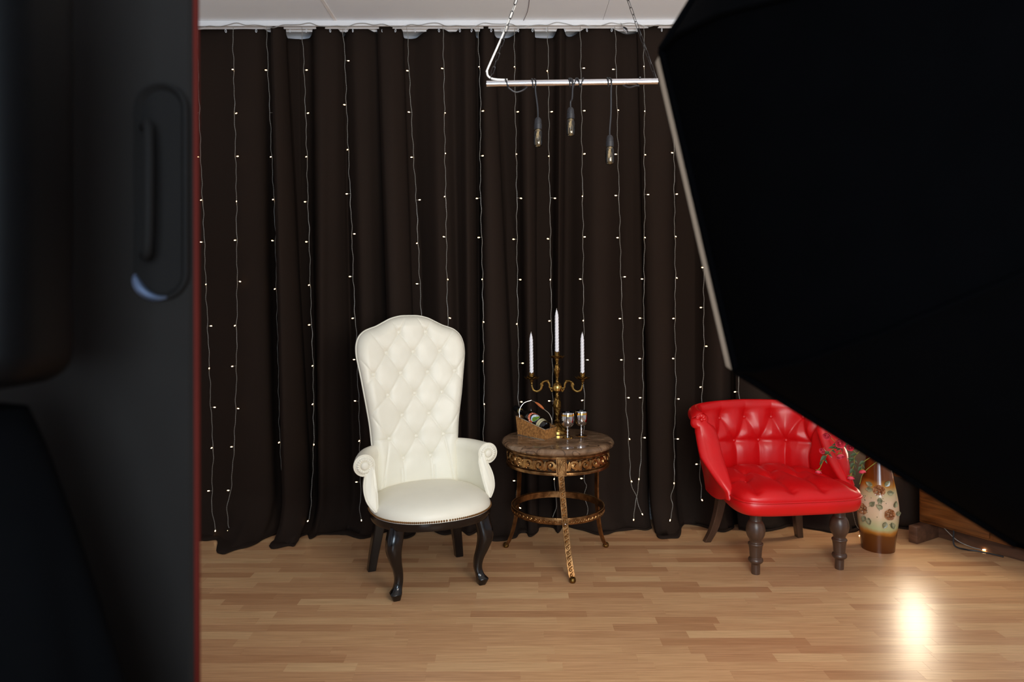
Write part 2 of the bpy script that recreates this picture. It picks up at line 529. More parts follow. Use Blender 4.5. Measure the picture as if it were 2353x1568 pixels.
# floor strips
PW = 0.0605
LENS = [0.26, 0.34, 0.42, 0.5, 0.58]
strip_me = {}
for Lg in LENS:
    m_ = MB().box((0, 0.00005, -0.008), (Lg - 0.0001, PW - 0.00005, 0.0), bev=0.00025, seg=1)
    strip_me[Lg] = m_.mesh('plank', M['floor'], smooth=False)
rest = MB()
row = 0
y = Y0
near = []
while y < Y1 - 0.001:
    x = X0 - random.random() * 0.4
    while x < X1:
        Lg = random.choice(LENS)
        xa, xb = max(x, X0), min(x + Lg, X1)
        yc = y + PW / 2
        hw = (yc - 0.06) * 0.75 + 0.05
        seen = 2.3 < yc < 3.98 and xb > max(-hw, -0.47 * yc - 0.03) and xa < min(hw, 2.75) and xa == x and xb == x + Lg
        if seen:
            near.append((x, y, Lg))
        elif xb - xa > 0.01:
            rest.box((xa, y + .00005, -.008), (xb - .0001, min(y + PW, Y1) - .00005, 0.0))
        x += Lg
    y += PW
    row += 1
for (x, y, Lg) in near:
    o = link('plank', strip_me[Lg], floor)
    o.location = (x, y, 0)
stuff(rest.build('plank_rest', M['floor'], floor, smooth=False))
print('planks', len(near))

# ------------------------------------------------------------------ curtain rail
YC = 4.07                       # plane the curtains hang in
rail = thing('curtain_rail', 'white plastic curtain rail fixed along the ceiling above the brown curtains', 'curtain rail', (0, 0, 0))
rz1, rz0 = ZC, P(1100, 58, 3.98).z
MB().box((-2.6, 3.98, rz0), (3.1, 4.00, rz1), bev=.003).build('fascia', M['rail'], rail)
MB().box((-2.6, 4.00, rz1 - .008), (3.1, 4.12, rz1)).box((-2.6, 4.035, rz0 + .004), (3.1, 4.041, rz1 - .008)).box((-2.6, 4.080, rz0 + .004), (3.1, 4.086, rz1 - .008)).build('track', M['rail'], rail)
ring_me = MB().tube([(0.004 * math.sin(a), 0, 0.009 * math.cos(a)) for a in np.linspace(0, 2 * PI, 14, endpoint=False)], 0.0017, 5, closed=True).mesh('glider_ring', M['heater'])
for u in (520, 590, 668, 705, 760, 796, 812, 880, 910, 955, 1010, 1058, 1085, 1130, 1155, 1192, 1225, 1257, 1300, 1350, 1407, 1465, 1522, 1570):
    o = link('glider_ring', ring_me, rail)
    o.location = (P(u, 64, 4.03).x, 4.03, rz0 - .010)
    o.rotation_euler = (0, random.uniform(-.2, .2), random.uniform(-.6, .6))

# ------------------------------------------------------------------ curtains
def curtain(name, label, keys, pool, seed, ztop_v=64, ybase=YC):
    """keys: (u at top, u at floor, cm towards the room); pool: (u, m) how far the hem spreads on the floor"""
    rnd = random.Random(seed)
    ut = np.array([[k[0], k[2]] for k in keys], float)
    ub = np.array([[k[1], k[2]] for k in keys], float)
    ct, cb = cr(ut, 9), cr(ub, 9)
    zt = P(1176, ztop_v, ybase).z
    n = 90
    L = zt + 0.14
    rows = []
    pu = [p[0] for p in pool]
    pa = [p[1] for p in pool]
    for i in range(n + 1):
        q = i / n
        q = q if i < 2 else q
        s = L * (q ** 0.96)                     # length down the cloth
        row = []
        for j in range(len(ct)):
            f = min(1.0, s / zt)
            u = ct[j][0] * (1 - f) + cb[j][0] * f
            d = (ct[j][1] * (1 - f) + cb[j][1] * f) * 0.0185 - 0.014
            d *= 0.42 + 0.66 * min(1, f * 2.2) - 0.45 * max(0, f - 0.8) / 0.2
            x0 = (u - 1176.5) / FPX * (ybase - d)
            d = max(d, -0.115)
            wob = noise.noise(Vector((x0 * 3.0, s * 0.9, seed * 3.1))) * 0.010 * (0.2 + f)
            amt = float(np.interp(u, pu, pa))
            valley = max(0.0, min(1.0, (3.0 - ct[j][1]) / 8.0))
            droop = 0.042 * valley ** 1.4 + 0.008 * noise.noise(Vector((x0 * 9, seed, 0)))
            # the cloth falls, bends and lies out on the floor
            zz = zt - droop - s * (zt - droop) / zt
            yy = ybase - d - wob
            hb = 0.22
            if zz < hb:
                t = (hb - zz) / hb
                push = amt * (t ** 2.2 if t < 1 else 1 + (t - 1) * 0.6)
                yy -= push * (0.86 + 0.25 * noise.noise(Vector((x0 * 11, t * 2.0, seed))))
                if t > 0.7:
                    zz += 0.022 * (0.5 + noise.noise(Vector((x0 * 14, t * 3.5, seed + 5)))) * min(1.0, (t - .7) * 4)
            zz = max(zz, 0.004 + 0.006 * (1 + noise.noise(Vector((x0 * 13, s * 8, seed)))))
            if i == n:
                zz = 0.003
            # sewn heading band
            if 0.040 < s < 0.075:
                yy += 0.006
            row.append((x0, yy, zz))
        rows.append(row)
    mb = MB().grid(rows)
    o = mb.build(name, M['curtain'], angle=180)
    sd = o.modifiers.new('thickness', 'SOLIDIFY')
    sd.thickness = 0.002
    return tag(o, label, 'curtain', 'brown curtain panels along the back wall')

curtain('curtain', 'dark brown curtain panel hanging furthest left, beside the black upright panel',
        [(300, 300, 0), (360, 360, 5), (420, 425, 2), (455, 465, 0), (505, 515, 2), (550, 575, 5), (590, 620, 4), (618, 640, -1), (650, 680, -5), (690, 700, -6)],
        [(300, .2), (440, .18), (490, .20), (530, .17), (580, .32), (640, .2), (690, .1)], 1)
curtain('curtain', 'dark brown curtain panel with a loose hemmed edge, left of the white chair',
        [(623, 650, 9), (630, 660, 11), (645, 690, 8), (656, 712, 3), (660, 717, -4), (674, 722, -7), (700, 728, -6), (716, 730, -4), (724, 732, 4), (738, 738, 6), (758, 752, 4), (775, 775, 1.5), (786, 800, -2), (792, 815, -4),
         (800, 830, -1), (815, 845, 3), (840, 865, 2), (866, 885, -2), (900, 920, -6)],
        [(640, .16), (690, .24), (720, .28), (738, .08), (760, .10), (830, .17), (920, .12)], 2)
curtain('curtain', 'dark brown curtain panel directly behind the tall white chair back',
        [(868, 905, 3), (876, 913, 6), (895, 930, 6), (912, 948, 3.5), (925, 960, 0), (930, 964, -5), (950, 975, -6), (975, 995, -2), (1000, 1020, 2.5), (1022, 1045, 1), (1040, 1060, -2), (1055, 1068, 0), (1070, 1078, 4), (1083, 1088, 2.5),
         (1093, 1097, -1), (1097, 1100, -5), (1125, 1140, -7)],
        [(900, .14), (1000, .10), (1140, .10)], 3)
curtain('curtain', 'dark brown curtain panel behind the round marble table and candelabra',
        [(1102, 1105, -3), (1110, 1118, 4), (1118, 1140, 5.5), (1128, 1165, 4), (1135, 1184, 1), (1139, 1190, -4), (1155, 1198, -6), (1185, 1208, -3), (1200, 1213, 3), (1213, 1220, 4.5), (1224, 1230, 2), (1229, 1234, -1), (1232, 1237, -6), (1250, 1252, -7),
         (1272, 1268, -5), (1283, 1275, 1), (1290, 1279, 3.5), (1297, 1285, 0), (1303, 1290, -4), (1318, 1305, -4), (1340, 1332, 0), (1368, 1360, 4), (1395, 1388, 3.5), (1418, 1412, 0), (1436, 1432, -3), (1455, 1452, -3), (1475, 1474, -2), (1505, 1488, -5)],
        [(1100, .16), (1200, .16), (1235, .10), (1300, .08), (1480, .10)], 4)
curtain('curtain', 'dark brown curtain panel between the marble table and the red chair',
        [(1466, 1494, 1), (1478, 1499, 4), (1500, 1512, 5.5), (1525, 1530, 4.5), (1542, 1545, 2), (1549, 1551, -1.5), (1553, 1555, -6), (1575, 1575, -7), (1605, 1600, -4), (1630, 1628, 2), (1655, 1652, 4.5), (1674, 1670, 2), (1682, 1678, -1), (1686, 1682, -6), (1720, 1720, -7)],
        [(1460, .16), (1540, .15), (1565, .06), (1640, .05), (1720, .05)], 5)
curtain('curtain', 'dark brown curtain panel furthest right, behind the red chair and the vase',
        [(1690 + 36 * k, 1690 + 36 * k, [2, 5, 3, -4, -2][k % 5]) for k in range(18)],
        [(1690, .05), (1950, .08), (2040, .03), (2300, .0)], 6)

# white wall heater glimpsed through the gap between two curtain panels
ht = thing('wall_heater', 'white slatted wall heater glimpsed low between two curtain panels', 'heater', (P(1487, 1190, 4.17).x, 4.17, 0))
MB().box((-.10, .015, 0.0), (.10, .045, .20), bev=.006).build('casing', M['heater'], ht)
for k in range(9):
    MB().box((-.09, .004, .012 + k * .02), (.09, .015, .024 + k * .02)).build('slat', M['heater'], ht, smooth=False)

# ------------------------------------------------------------------ fairy lights
YS = 3.955
S = [
 ('leftmost light string, hanging beside the black upright panel', [(454, 62), (456, 150), (459, 260), (462, 360), (466, 457), (470, 555), (473, 650), (477, 748), (481, 845), (484, 935), (489, 1030), (491, 1122), (494, 1165), (503, 1208)],
  [(449, 162), (451, 258), (455, 359), (467, 457), (462, 555), (474, 651), (485, 748), (480, 843), (493, 935), (490, 1026), (483, 1124), (504, 1211)]),
 ('second light string from the left, ending low above the floor', [(536, 62), (538, 150), (540, 260), (542, 358), (544, 460), (544, 550), (545, 650), (544, 745), (543, 840), (541, 935), (537, 1030), (534, 1120), (528, 1160), (531, 1195), (535, 1207)],
  [(543, 157), (544, 259), (547, 358), (545, 460), (540, 551), (552, 646), (540, 744), (533, 841), (547, 938), (531, 1026), (528, 1123), (536, 1210)]),
 ('third light string from the left, partly hidden behind a loose curtain edge', [(614, 62), (617, 160), (621, 258), (625, 358), (630, 456), (633, 550), (636, 700), (639, 850), (642, 1000), (652, 1110), (656, 1140), (659, 1186)],
  [(612, 160), (631, 258), (623, 359), (628, 456), (626, 552), (632, 660), (643, 1013), (660, 1188)]),
 ('fourth light string from the left, running down a deep curtain fold', [(695, 62), (700, 160), (703, 260), (706, 358), (708, 460), (711, 550), (713, 645), (716, 745), (719, 840), (720, 930), (720, 1018), (719, 1110), (718, 1150), (715, 1187)],
  [(706, 160), (709, 259), (704, 358), (701, 463), (704, 555), (709, 653), (710, 746), (719, 837), (718, 926), (719, 1018), (714, 1190)]),
 ('light string running down just along the left edge of the white chair', [(789, 65), (794, 140), (797, 240), (801, 342), (805, 442), (809, 537), (812, 635), (816, 730), (819, 780), (821, 860), (824, 920), (826, 1010), (829, 1095), (832, 1130), (828, 1160), (833, 1186)],
  [(802, 139), (792, 240), (799, 341), (797, 445), (815, 537), (804, 635), (810, 731), (813, 826), (815, 921), (828, 1010), (820, 1105), (834, 1189)]),
 ('light string dropping behind the peak of the white chair back', [(937, 62), (941, 160), (946, 258), (951, 360), (957, 457), (961, 557), (965, 650), (969, 740), (973, 840), (975, 1000)],
  [(937, 162), (940, 257), (946, 361), (965, 459), (961, 557), (958, 652)]),
 ('light string dropping behind the right shoulder of the white chair', [(1019, 62), (1021, 155), (1022, 258), (1023, 351), (1025, 450), (1026, 545), (1027, 640), (1029, 740), (1031, 840), (1033, 1000)],
  [(1017, 157), (1025, 258), (1020, 351), (1028, 450), (1020, 544), (1026, 641), (1034, 731)]),
 ('light string between the white chair and the left candle', [(1099, 62), (1103, 155), (1105, 258), (1104, 351), (1105, 455), (1107, 545), (1109, 640), (1110, 740), (1111, 830), (1112, 926), (1110, 1015), (1110, 1090)],
  [(1105, 153), (1111, 255), (1110, 358), (1096, 456), (1100, 546), (1109, 641), (1111, 738), (1111, 827), (1110, 927), (1103, 1016)]),
 ('light string just left of the left candle, passing behind the bottle basket', [(1183, 66), (1184, 155), (1185, 255), (1187, 353), (1188, 455), (1188, 550), (1189, 640), (1190, 740), (1191, 830), (1191, 924), (1196, 965), (1194, 1060), (1190, 1100), (1186, 1130), (1185, 1158)],
  [(1181, 153), (1191, 257), (1190, 353), (1198, 456), (1180, 550), (1196, 643), (1188, 742), (1201, 835), (1198, 924), (1180, 1103), (1194, 1163)]),
 ('light string dropping behind the tall middle candle', [(1260, 62), (1261, 160), (1262, 255), (1262, 355), (1264, 455), (1265, 550), (1266, 641), (1267, 740), (1269, 850), (1270, 960), (1273, 1060), (1272, 1100), (1277, 1150), (1268, 1184)],
  [(1261, 163), (1269, 257), (1260, 358), (1276, 456), (1259, 549), (1265, 641), (1262, 738), (1261, 922), (1272, 1096)]),
 ('light string just right of the right candle, passing behind the goblets', [(1335, 60), (1336, 155), (1337, 255), (1338, 355), (1339, 450), (1340, 545), (1340, 640), (1341, 735), (1341, 830), (1342, 920), (1341, 1010), (1341, 1096), (1346, 1115), (1340, 1140), (1348, 1165), (1344, 1185)],
  [(1343, 157), (1344, 255), (1344, 354), (1342, 450), (1344, 545), (1333, 642), (1337, 735), (1350, 828), (1337, 921), (1334, 1098)]),
 ('light string passing right behind the lowest hanging bulb', [(1415, 60), (1417, 160), (1419, 255), (1421, 355), (1423, 455), (1425, 547), (1427, 640), (1430, 735), (1433, 828), (1437, 915), (1444, 1007), (1447, 1100), (1458, 1138), (1464, 1160), (1470, 1174)],
  [(1410, 160), (1423, 252), (1415, 355), (1415, 450), (1419, 547), (1436, 637), (1424, 733), (1427, 828), (1444, 915), (1447, 1008), (1446, 1101), (1470, 1177)]),
 ('light string under the right end of the chrome bar, crossing its neighbour near the floor', [(1481, 62), (1481, 155), (1482, 255), (1481, 355), (1482, 450), (1481, 545), (1480, 640), (1479, 735), (1477, 828), (1477, 915), (1474, 1007), (1467, 1095), (1459, 1138), (1455, 1165), (1453, 1186)],
  [(1481, 153), (1487, 255), (1480, 355), (1490, 448), (1482, 545), (1475, 642), (1470, 732), (1469, 825), (1470, 915), (1481, 1007), (1465, 1097), (1453, 1189)]),
 ('light string along the bright curtain fold edge midway between table and red chair', [(1545, 62), (1547, 155), (1549, 250), (1550, 355), (1550, 450), (1551, 545), (1552, 640), (1551, 735), (1552, 828), (1552, 918), (1548, 1010), (1547, 1100), (1538, 1138), (1542, 1160), (1535, 1187)],
  [(1545, 160), (1553, 255), (1545, 352), (1556, 447), (1552, 543), (1555, 638), (1547, 733), (1546, 825), (1559, 918), (1557, 1010), (1548, 1106), (1534, 1191)]),
 ('light string touching the left arm of the red chair', [(1612, 62), (1615, 200), (1618, 400), (1620, 570), (1618, 616), (1617, 710), (1617, 797), (1614, 892), (1612, 935), (1610, 1000), (1608, 1062), (1604, 1100), (1608, 1120), (1606, 1143)],
  [(1614, 616), (1610, 708), (1623, 797), (1609, 891), (1598, 1067), (1607, 1146)]),
 ('light string dropping behind the back rim of the red chair', [(1690, 62), (1693, 300), (1695, 600), (1697, 865), (1698, 905), (1700, 980), (1702, 1080)],
  [(1688, 902)]),
 ('light string between the red chair and the vase, ending on the floor', [(1925, 62), (1928, 500), (1932, 900), (1938, 1035), (1940, 1060), (1939, 1070), (1944, 1085), (1944, 1100), (1950, 1118), (1950, 1170), (1956, 1200), (1966, 1214), (1974, 1221)],
  [(1930, 940), (1962, 1225)]),
]
led_me = MB().lathe([(0.0005, 0), (0.0024, .0005), (0.0024, .0070), (0.0019, .0090), (0.0004, .0100)], 8).mesh('led', M['led'])
cap_me = MB().lathe([(0.0008, -.004), (0.0021, -.002), (0.0023, .0004), (0.0010, .0008)], 7).mesh('cap', M['bulbcap'])
for si, (lab, wire, bulbs) in enumerate(S):
    ysi = {2: 3.992, 3: 3.99}.get(si, YS)
    pts = [P(u, v, ysi) for u, v in wire]
    # the lowest stretch hangs free and curls a little
    for q in range(len(pts)):
        if pts[q].z < 0.5:
            pts[q].y -= (0.5 - pts[q].z) * 0.12
    last = 0.0
    t = thing('light_string', lab, 'fairy lights', (pts[0].x, pts[0].y, 0), 0, 'curtain of warm fairy light strings')
    off = Vector((pts[0].x, pts[0].y, 0))
    path = cr([tuple(p - off) for p in pts], 40)
    wpts, a, b = [], [], []
    sl = 0.0
    for i, p in enumerate(path):
        if i:
            sl += float(np.linalg.norm(p - path[i - 1]))
        wv = 0.0022 * math.sin(sl * 31 + si) + 0.0012 * math.sin(sl * 71 + si * 2)
        q = Vector(p) + Vector((wv, 0.0015 * math.sin(sl * 43), 0))
        ph = sl * 2 * PI / 0.022
        wpts.append(q)
        a.append(q + Vector((math.cos(ph), math.sin(ph), 0)) * 0.0011)
        b.append(q - Vector((math.cos(ph), math.sin(ph), 0)) * 0.0011)
    MB().tube(a, 0.00092, 4).tube(b, 0.00092, 4).build('wire', M['wire'], t)
    for (u, v) in bulbs:
        tip = P(u, v, ysi) - off
        if tip.z < 0.5:
            tip.y -= (0.5 - tip.z) * 0.12
        j = min(range(len(wpts)), key=lambda k: (wpts[k] - tip).length + abs(wpts[k].z - tip.z) * 0.6)
        root = wpts[j]
        d = tip - root
        if d.length < 0.011:
            d = Vector((0.004 * (1 if (u + v) % 2 else -1), -0.011, -0.006))
            tip = root + d
        d.y -= 0.004
        dn = d.normalized()
        tw = MB().tube([root, root + d * 0.5, tip - dn * .007], 0.0009, 4)
        bo = tw.build('bulb_lead', M['wire'], t)
        quat = dn.to_track_quat('Z', 'Y')
        lo = link('cap', cap_me, bo)
        lo.location = tip - dn * 0.006
        lo.rotation_mode = 'QUATERNION'; lo.rotation_quaternion = quat
        le = link('led', led_me, bo)
        le.location = tip - dn * 0.005
        le.rotation_mode = 'QUATERNION'; le.rotation_quaternion = quat
# feeder cable looped along the rail, with its clear connector
fp = []
for k, u in enumerate(range(440, 2020, 21)):
    v = 57 + 3.5 * math.sin(k * 0.9) + 2.5 * math.sin(k * 2.3)
    fp.append(P(u, v, 3.968))
fo = MB().tube(cr([tuple(p) for p in fp], 4), 0.0022, 5).build('feeder_cable', M['wire'])
tag(fo, 'thin clear feeder cable of the fairy lights looping along the curtain rail', 'cable')
cn = thing('cable_connector', 'clear plastic plug connector dangling from the fairy light cable below the rail', 'connector', P(1428, 58, 3.962))
MB().tube([(0, 0, 0.012), (.008, 0, -.004), (.016, 0, -.014)], .0018, 5).build('cord', M['wire'], cn)
cc = MB().lathe([(.004, 0), (.008, .006), (.012, .016), (.012, .028), (.009, .030), (.009, .040), (.003, .041)], 12)
cc.xf(Matrix.Translation((.015, 0, -.012)) @ Matrix.Rotation(R(145), 4, 'Y')).build('housing', glass_mat('clear_plastic', (225, 228, 235), 0.2, 1.3), cn)
# stray cable hanging in front of the ceiling
def on_ceiling(u, v, gap=.004):
    return tuple(P(u, v, (ZC - gap - CAM_H) * FPX / (HORIZON - v)))
so = MB().tube(cr([on_ceiling(1222, -60), on_ceiling(1219, -20), on_ceiling(1217, 8), on_ceiling(1213, 28), on_ceiling(1204, 48.5)], 8), .0016, 5).build('ceiling_cable', mat('brown_cable', (120, 96, 92), .5, var=.1))
tag(so, 'thin brown cable curving down the ceiling to the curtain rail', 'cable')

# ------------------------------------------------------------------ upholstery helpers
def tuft_depth(A, B, buttons, segs, D, rb, dl, wl, dp=0.0, wp=0.03):
    """how far the surface at (A, B) is pulled in by buttons and by the pleats between them"""
    A, B = np.asarray(A), np.asarray(B)
    out = np.zeros_like(A)
    db = np.full_like(A, 9.0)
    for (x, y) in buttons:
        db = np.minimum(db, np.hypot(A - x, B - y))
    ds = np.full_like(A, 9.0)
    for (x0, y0, x1, y1) in segs:
        vx, vy = x1 - x0, y1 - y0
        t = np.clip(((A - x0) * vx + (B - y0) * vy) / (vx * vx + vy * vy + 1e-12), 0, 1)
        ds = np.minimum(ds, np.hypot(A - x0 - t * vx, B - y0 - t * vy))
    return D * np.exp(-(db / rb)) + dl * np.exp(-(ds / wl)) + dp * np.exp(-(ds / wp) ** 2)

def inset_poly(poly, d):
    """move a closed 2-D outline inwards by d along its vertex normals"""
    n = len(poly)
    area = sum(poly[i][0] * poly[(i + 1) % n][1] - poly[(i + 1) % n][0] * poly[i][1] for i in range(n))
    sg = 1 if area > 0 else -1
    out = []
    for i in range(n):
        a, b, c = poly[i - 1], poly[i], poly[(i + 1) % n]
        tx, ty = c[0] - a[0], c[1] - a[1]
        l = math.hypot(tx, ty) or 1
        out.append((b[0] - sg * ty / l * d, b[1] + sg * tx / l * d))
    return out

def button_mesh(r, m):
    return MB().lathe([(r * .8, -r * .5), (r, -r * .1), (r * .97, r * .2), (r * .75, r * .45), (r * .4, r * .58), (r * .02, r * .62)], 14).mesh('button', m)

def place(me, name, parent, loc, normal):
    o = link(name, me, parent)
    o.location = loc
    o.rotation_mode = 'QUATERNION'
    o.rotation_quaternion = Vector(normal).to_track_quat('Z', 'Y')
    return o

def leg_loft(stations, cham=0.28):
    """stations: (cx, cy, z, hx, hy): a leg of square section with chamfered corners"""
    secs = []
    for (cx, cy, z, hx, hy) in stations:
        k = 1 - cham
        secs.append([(cx + a * hx, cy + b * hy, z) for a, b in ((1, -k), (1, k), (k, 1), (-k, 1), (-1, k), (-1, -k), (-k, -1), (k, -1))])
    return MB().loft(secs)

# ------------------------------------------------------------------ white throne chair
wc = thing('armchair', 'tall cream leather armchair with buttoned back, rolled arms and black legs', 'chair', (-0.415, 3.335, 0), R(24.5))
half = cr([(0.0, 1.268), (.05, 1.266), (.10, 1.254), (.14, 1.235), (.18, 1.215), (.215, 1.203), (.246, 1.189), (.273, 1.162), (.288, 1.122), (.290, 1.075), (.284, 1.03), (.272, .96), (.260, .88),
           (.247, .80), (.235, .72), (.228, .64), (.222, .56), (.220, .48), (.220, .38)], 14)
half[0][0] = 0.004
outl = np.concatenate([half, half[::-1] * np.array([-1, 1])])
NB = 120
aa = np.sin(np.linspace(-1, 1, NB + 1) * PI / 2) * 0.45 + np.linspace(-1, 1, NB + 1) * 0.55
XX = np.array([[a * h[0] for a in aa] for h in half])
ZZ = np.array([[h[1] for a in aa] for h in half])
bx = 0.072
rows_z = [1.183, 1.081, .975, .868, .762, .652, .548]
but = []
for z, ks in zip(rows_z, ([-1, 1], [-2, 0, 2], [-3, -1, 1, 3], [-2, 0, 2], [-1, 1], [-2, 0, 2], [-1, 1])):
    but += [(k * bx, z) for k in ks]
seg = []
for (x0, z0) in but:
    for (x1, z1) in but:
        if z1 < z0 - .05 and z0 - z1 < .13 and abs(abs(x1 - x0) - bx) < .01:
            seg.append((x0, z0, x1, z1))
seg += [(-bx, 1.183, -.115, 1.26), (bx, 1.183, .115, 1.26), (-bx, 1.183, -.02, 1.28), (bx, 1.183, .02, 1.28), (-2 * bx, 1.081, -.23, 1.20), (2 * bx, 1.081, .23, 1.20),
        (-3 * bx, .975, -.30, 1.08), (3 * bx, .975, .30, 1.08), (-3 * bx, .975, -.28, .90), (3 * bx, .975, .28, .90), (-2 * bx, .868, -.25, .77), (2 * bx, .868, .25, .77),
        (-2 * bx, .652, -.23, .77), (2 * bx, .652, .23, .77), (-bx, .762, -2 * bx, .652), (bx, .762, 2 * bx, .652), (-2 * bx, .652, -.24, .65), (2 * bx, .652, .24, .65),
        (-bx, .548, -bx, .40), (bx, .548, bx, .40), (-bx - .014, .50, -bx - .014, .40), (bx + .014, .50, bx + .014, .40), (-2 * bx, .652, -.19, .40), (2 * bx, .652, .19, .40)]
edge = np.full_like(XX, 9.0)
for (ox, oz), (px_, pz_) in zip(outl[:-1], outl[1:]):
    vx, vz = px_ - ox, pz_ - oz
    tt = np.clip(((XX - ox) * vx + (ZZ - oz) * vz) / (vx * vx + vz * vz + 1e-12), 0, 1)
    edge = np.minimum(edge, np.hypot(XX - ox - tt * vx, ZZ - oz - tt * vz))
edge[:, 0] = 0; edge[:, -1] = 0; edge[0, :] = 0
q = np.clip(edge / 0.055, 0, 1)
prof = np.sqrt(np.clip(1 - (1 - q) ** 2, 0, 1))
td = tuft_depth(XX, ZZ, but, seg, 0.022, 0.022, 0.0055, 0.0042)
puff = 0.062 * prof - td * np.clip(edge / 0.03, 0, 1)
def back_y(x, z):
    return 0.205 + (z - 0.4) * 0.115 + 0.05 * max(0, z - 1.0) - 0.55 * x * x * min(1, max(0, (1.25 - z) / .4))
base = np.vectorize(back_y)(XX, ZZ)
front = [[(XX[i, j], base[i, j] - puff[i, j], ZZ[i, j]) for j in range(NB + 1)] for i in range(len(half))]
rear = [[(XX[i, j], base[i, j] + 0.022 * prof[i, j] + .001, ZZ[i, j]) for j in range(NB + 1)] for i in range(len(half))]
bk = MB().grid(front).grid(rear)
bo = bk.build('backrest', M['white_leather'], wc, angle=180)
pip = [(p[0], back_y(p[0], p[1]) - .004, p[1]) for p in np.concatenate([half[::-1] * np.array([-1, 1]), half])[::2] if p[1] > .585]
MB().tube(pip, 0.0045, 6).build('piping', M['white_leather'], wc)
wbm = button_mesh(0.0115, M['white_leather'])
for (x, z) in but:
    place(wbm, 'button', bo, (x, back_y(x, z) - 0.062 + 0.0215, z), (0, -1, .1))
# seat
def superell(rx, ry, e, n=72):
    o = []
    for k in range(n):
        a = 2 * PI * k / n
        c, s_ = math.cos(a), math.sin(a)
        o.append((rx * math.copysign(abs(c) ** (2 / e), c), ry * math.copysign(abs(s_) ** (2 / e), s_)))
    return o
se = superell(.287, .265, 2.25)
def ringsec(scale, z, cy=-.045):
    return [(x * scale, y * scale + cy, z) for x, y in se]
st = MB().loft([ringsec(s_, z) for s_, z in ((.01, .452), (.25, .4505), (.5, .446), (.7, .437), (.84, .424), (.93, .409), (.98, .392), (1.0, .375), (1.0, .358))])
st.build('seat', M['white_leather'], wc, angle=60)
MB().loft([ringsec(s_, z) for s_, z in ((.985, .359), (1.004, .356), (1.004, .334), (.985, .322), (.93, .320))]).build('seat_rail', M['black_lacquer'], wc, angle=35)
nl = MB()
ang = np.linspace(PI * 0.93, PI * 2.07, 106)
for a in ang:
    c, s_ = math.cos(a), math.sin(a)
    x = .2885 * math.copysign(abs(c) ** (2 / 2.25), c)
    y = .2665 * math.copysign(abs(s_) ** (2 / 2.25), s_) - .045
    nl.sphere((x, y, .3655), .0049, 7, 5)
stuff(nl.build('nailhead_trim', M['nail'], wc))
# arms
def arm(sx):
    path = cr([(.150, .178), (.198, .160), (.236, .112), (.256, .045), (.264, -.015)], 7)
    secs = []
    for i, p in enumerate(path):
        t = i / (len(path) - 1)
        a = path[max(0, i - 1)]; b = path[min(len(path) - 1, i + 1)]
        tx, ty = b[0] - a[0], b[1] - a[1]
        l = math.hypot(tx, ty)
        nx, ny = -ty / l, tx / l
        if nx < 0:
            nx, ny = -nx, -ny
        k = 0.45 + 0.55 * t ** 0.8
        sec = [(.010, .384), (.004, .41), (.0, .45), (-.002, .50), (-.001, .535), (.000, .556)]
        for d in range(196, -96, -12):
            rr = .049
            sec.append(((.048 + rr * math.cos(R(d))), .578 + (1 - t) * .010 + rr * math.sin(R(d)) * (0.8 + .2 * t)))
        sec += [tuple(q_) for q_ in cr([(.050, .518), (.057, .495), (.060, .465), (.054, .43), (.040, .405), (.022, .384)], 3)]
        ring = []
        for (n_, z) in sec:
            fwd = -(.10 * max(0, min(1, (.535 - z) / .15))) * t ** 2
            ring.append((sx * (p[0] + nx * n_ * k), p[1] + ny * n_ * k + fwd, z))
        secs.append(ring)
    o = MB().loft(secs).build('armrest', M['white_leather'], wc, angle=50)
    # front facing panel, its piping and its rosette
    fr = secs[-1]
    poly = [(sx * p[0], p[2]) for p in fr]
    def at(p2, dy):
        # y of the front plane follows z
        z = p2[1]
        return (sx * p2[0], -.015 - .10 * max(0, min(1, (.535 - z) / .15)) - dy, z)
    i1, i2 = inset_poly(poly, .004), inset_poly(poly, .010)
    pan = MB().loft([[at(p, 0) for p in poly], [at(p, .006) for p in i1], [at(p, .009) for p in i2]], (False, True))
    pan.build('arm_front', M['white_leather'], o, angle=60)
    MB().tube([at(p, .002) for p in poly] , .0032, 6, closed=True).build('piping', M['white_leather'], o)
    cx, cz = poly[0][0], 0.578
    xs_ = [p[0] for p in poly[6:30]]
    cx = (min(xs_) + max(xs_)) / 2
    rows = []
    for rr, h in ((.041, .002), (.037, .011), (.030, .014), (.022, .012), (.018, .007)):
        rows.append([(sx * (cx + rr * math.cos(2 * PI * k / 120)), -.018 - h - (.0016 * math.cos(20 * 2 * PI * k / 120) if .019 < rr < .043 else 0), cz + rr * math.sin(2 * PI * k / 120)) for k in range(120)])
    MB().loft(rows).build('gathered_rosette', M['white_leather'], o, angle=70)
    MB().lathe([(.019, 0), (.0195, .004), (.017, .008), (.010, .0105), (.001, .011)], 20).xf(Matrix.Translation((sx * cx, -.026, cz)) @ Matrix.Rotation(R(90), 4, 'X')).build('rosette_button', M['white_leather'], o)
arm(-1); arm(1)
# legs
for sx in (-1, 1):
    so_ = []
    for z, o_, h in ((.335, 0, .036), (.30, .006, .036), (.26, .016, .036), (.22, .018, .033), (.17, .006, .027), (.12, -.010, .0215), (.08, -.014, .019), (.05, -.006, .020), (.034, .004, .0255), (.026, .006, .0262), (.0, .002, .018)):
        so_.append((sx * (.205 + o_ * .9), -.188 - o_ * .7, z, h * .92, h))
    dense = cr(so_, 4)
    leg_loft([tuple(d) for d in dense]).build('front_leg', M['black_lacquer'], wc, angle=50)
    leg_loft([(sx * .185, .16, .33, .026, .030), (sx * .20, .17, .22, .025, .028), (sx * .222, .185, .08, .022, .022), (sx * .232, .192, 0, .020, .019)], .2).build('back_leg', M['black_lacquer'], wc, angle=40)

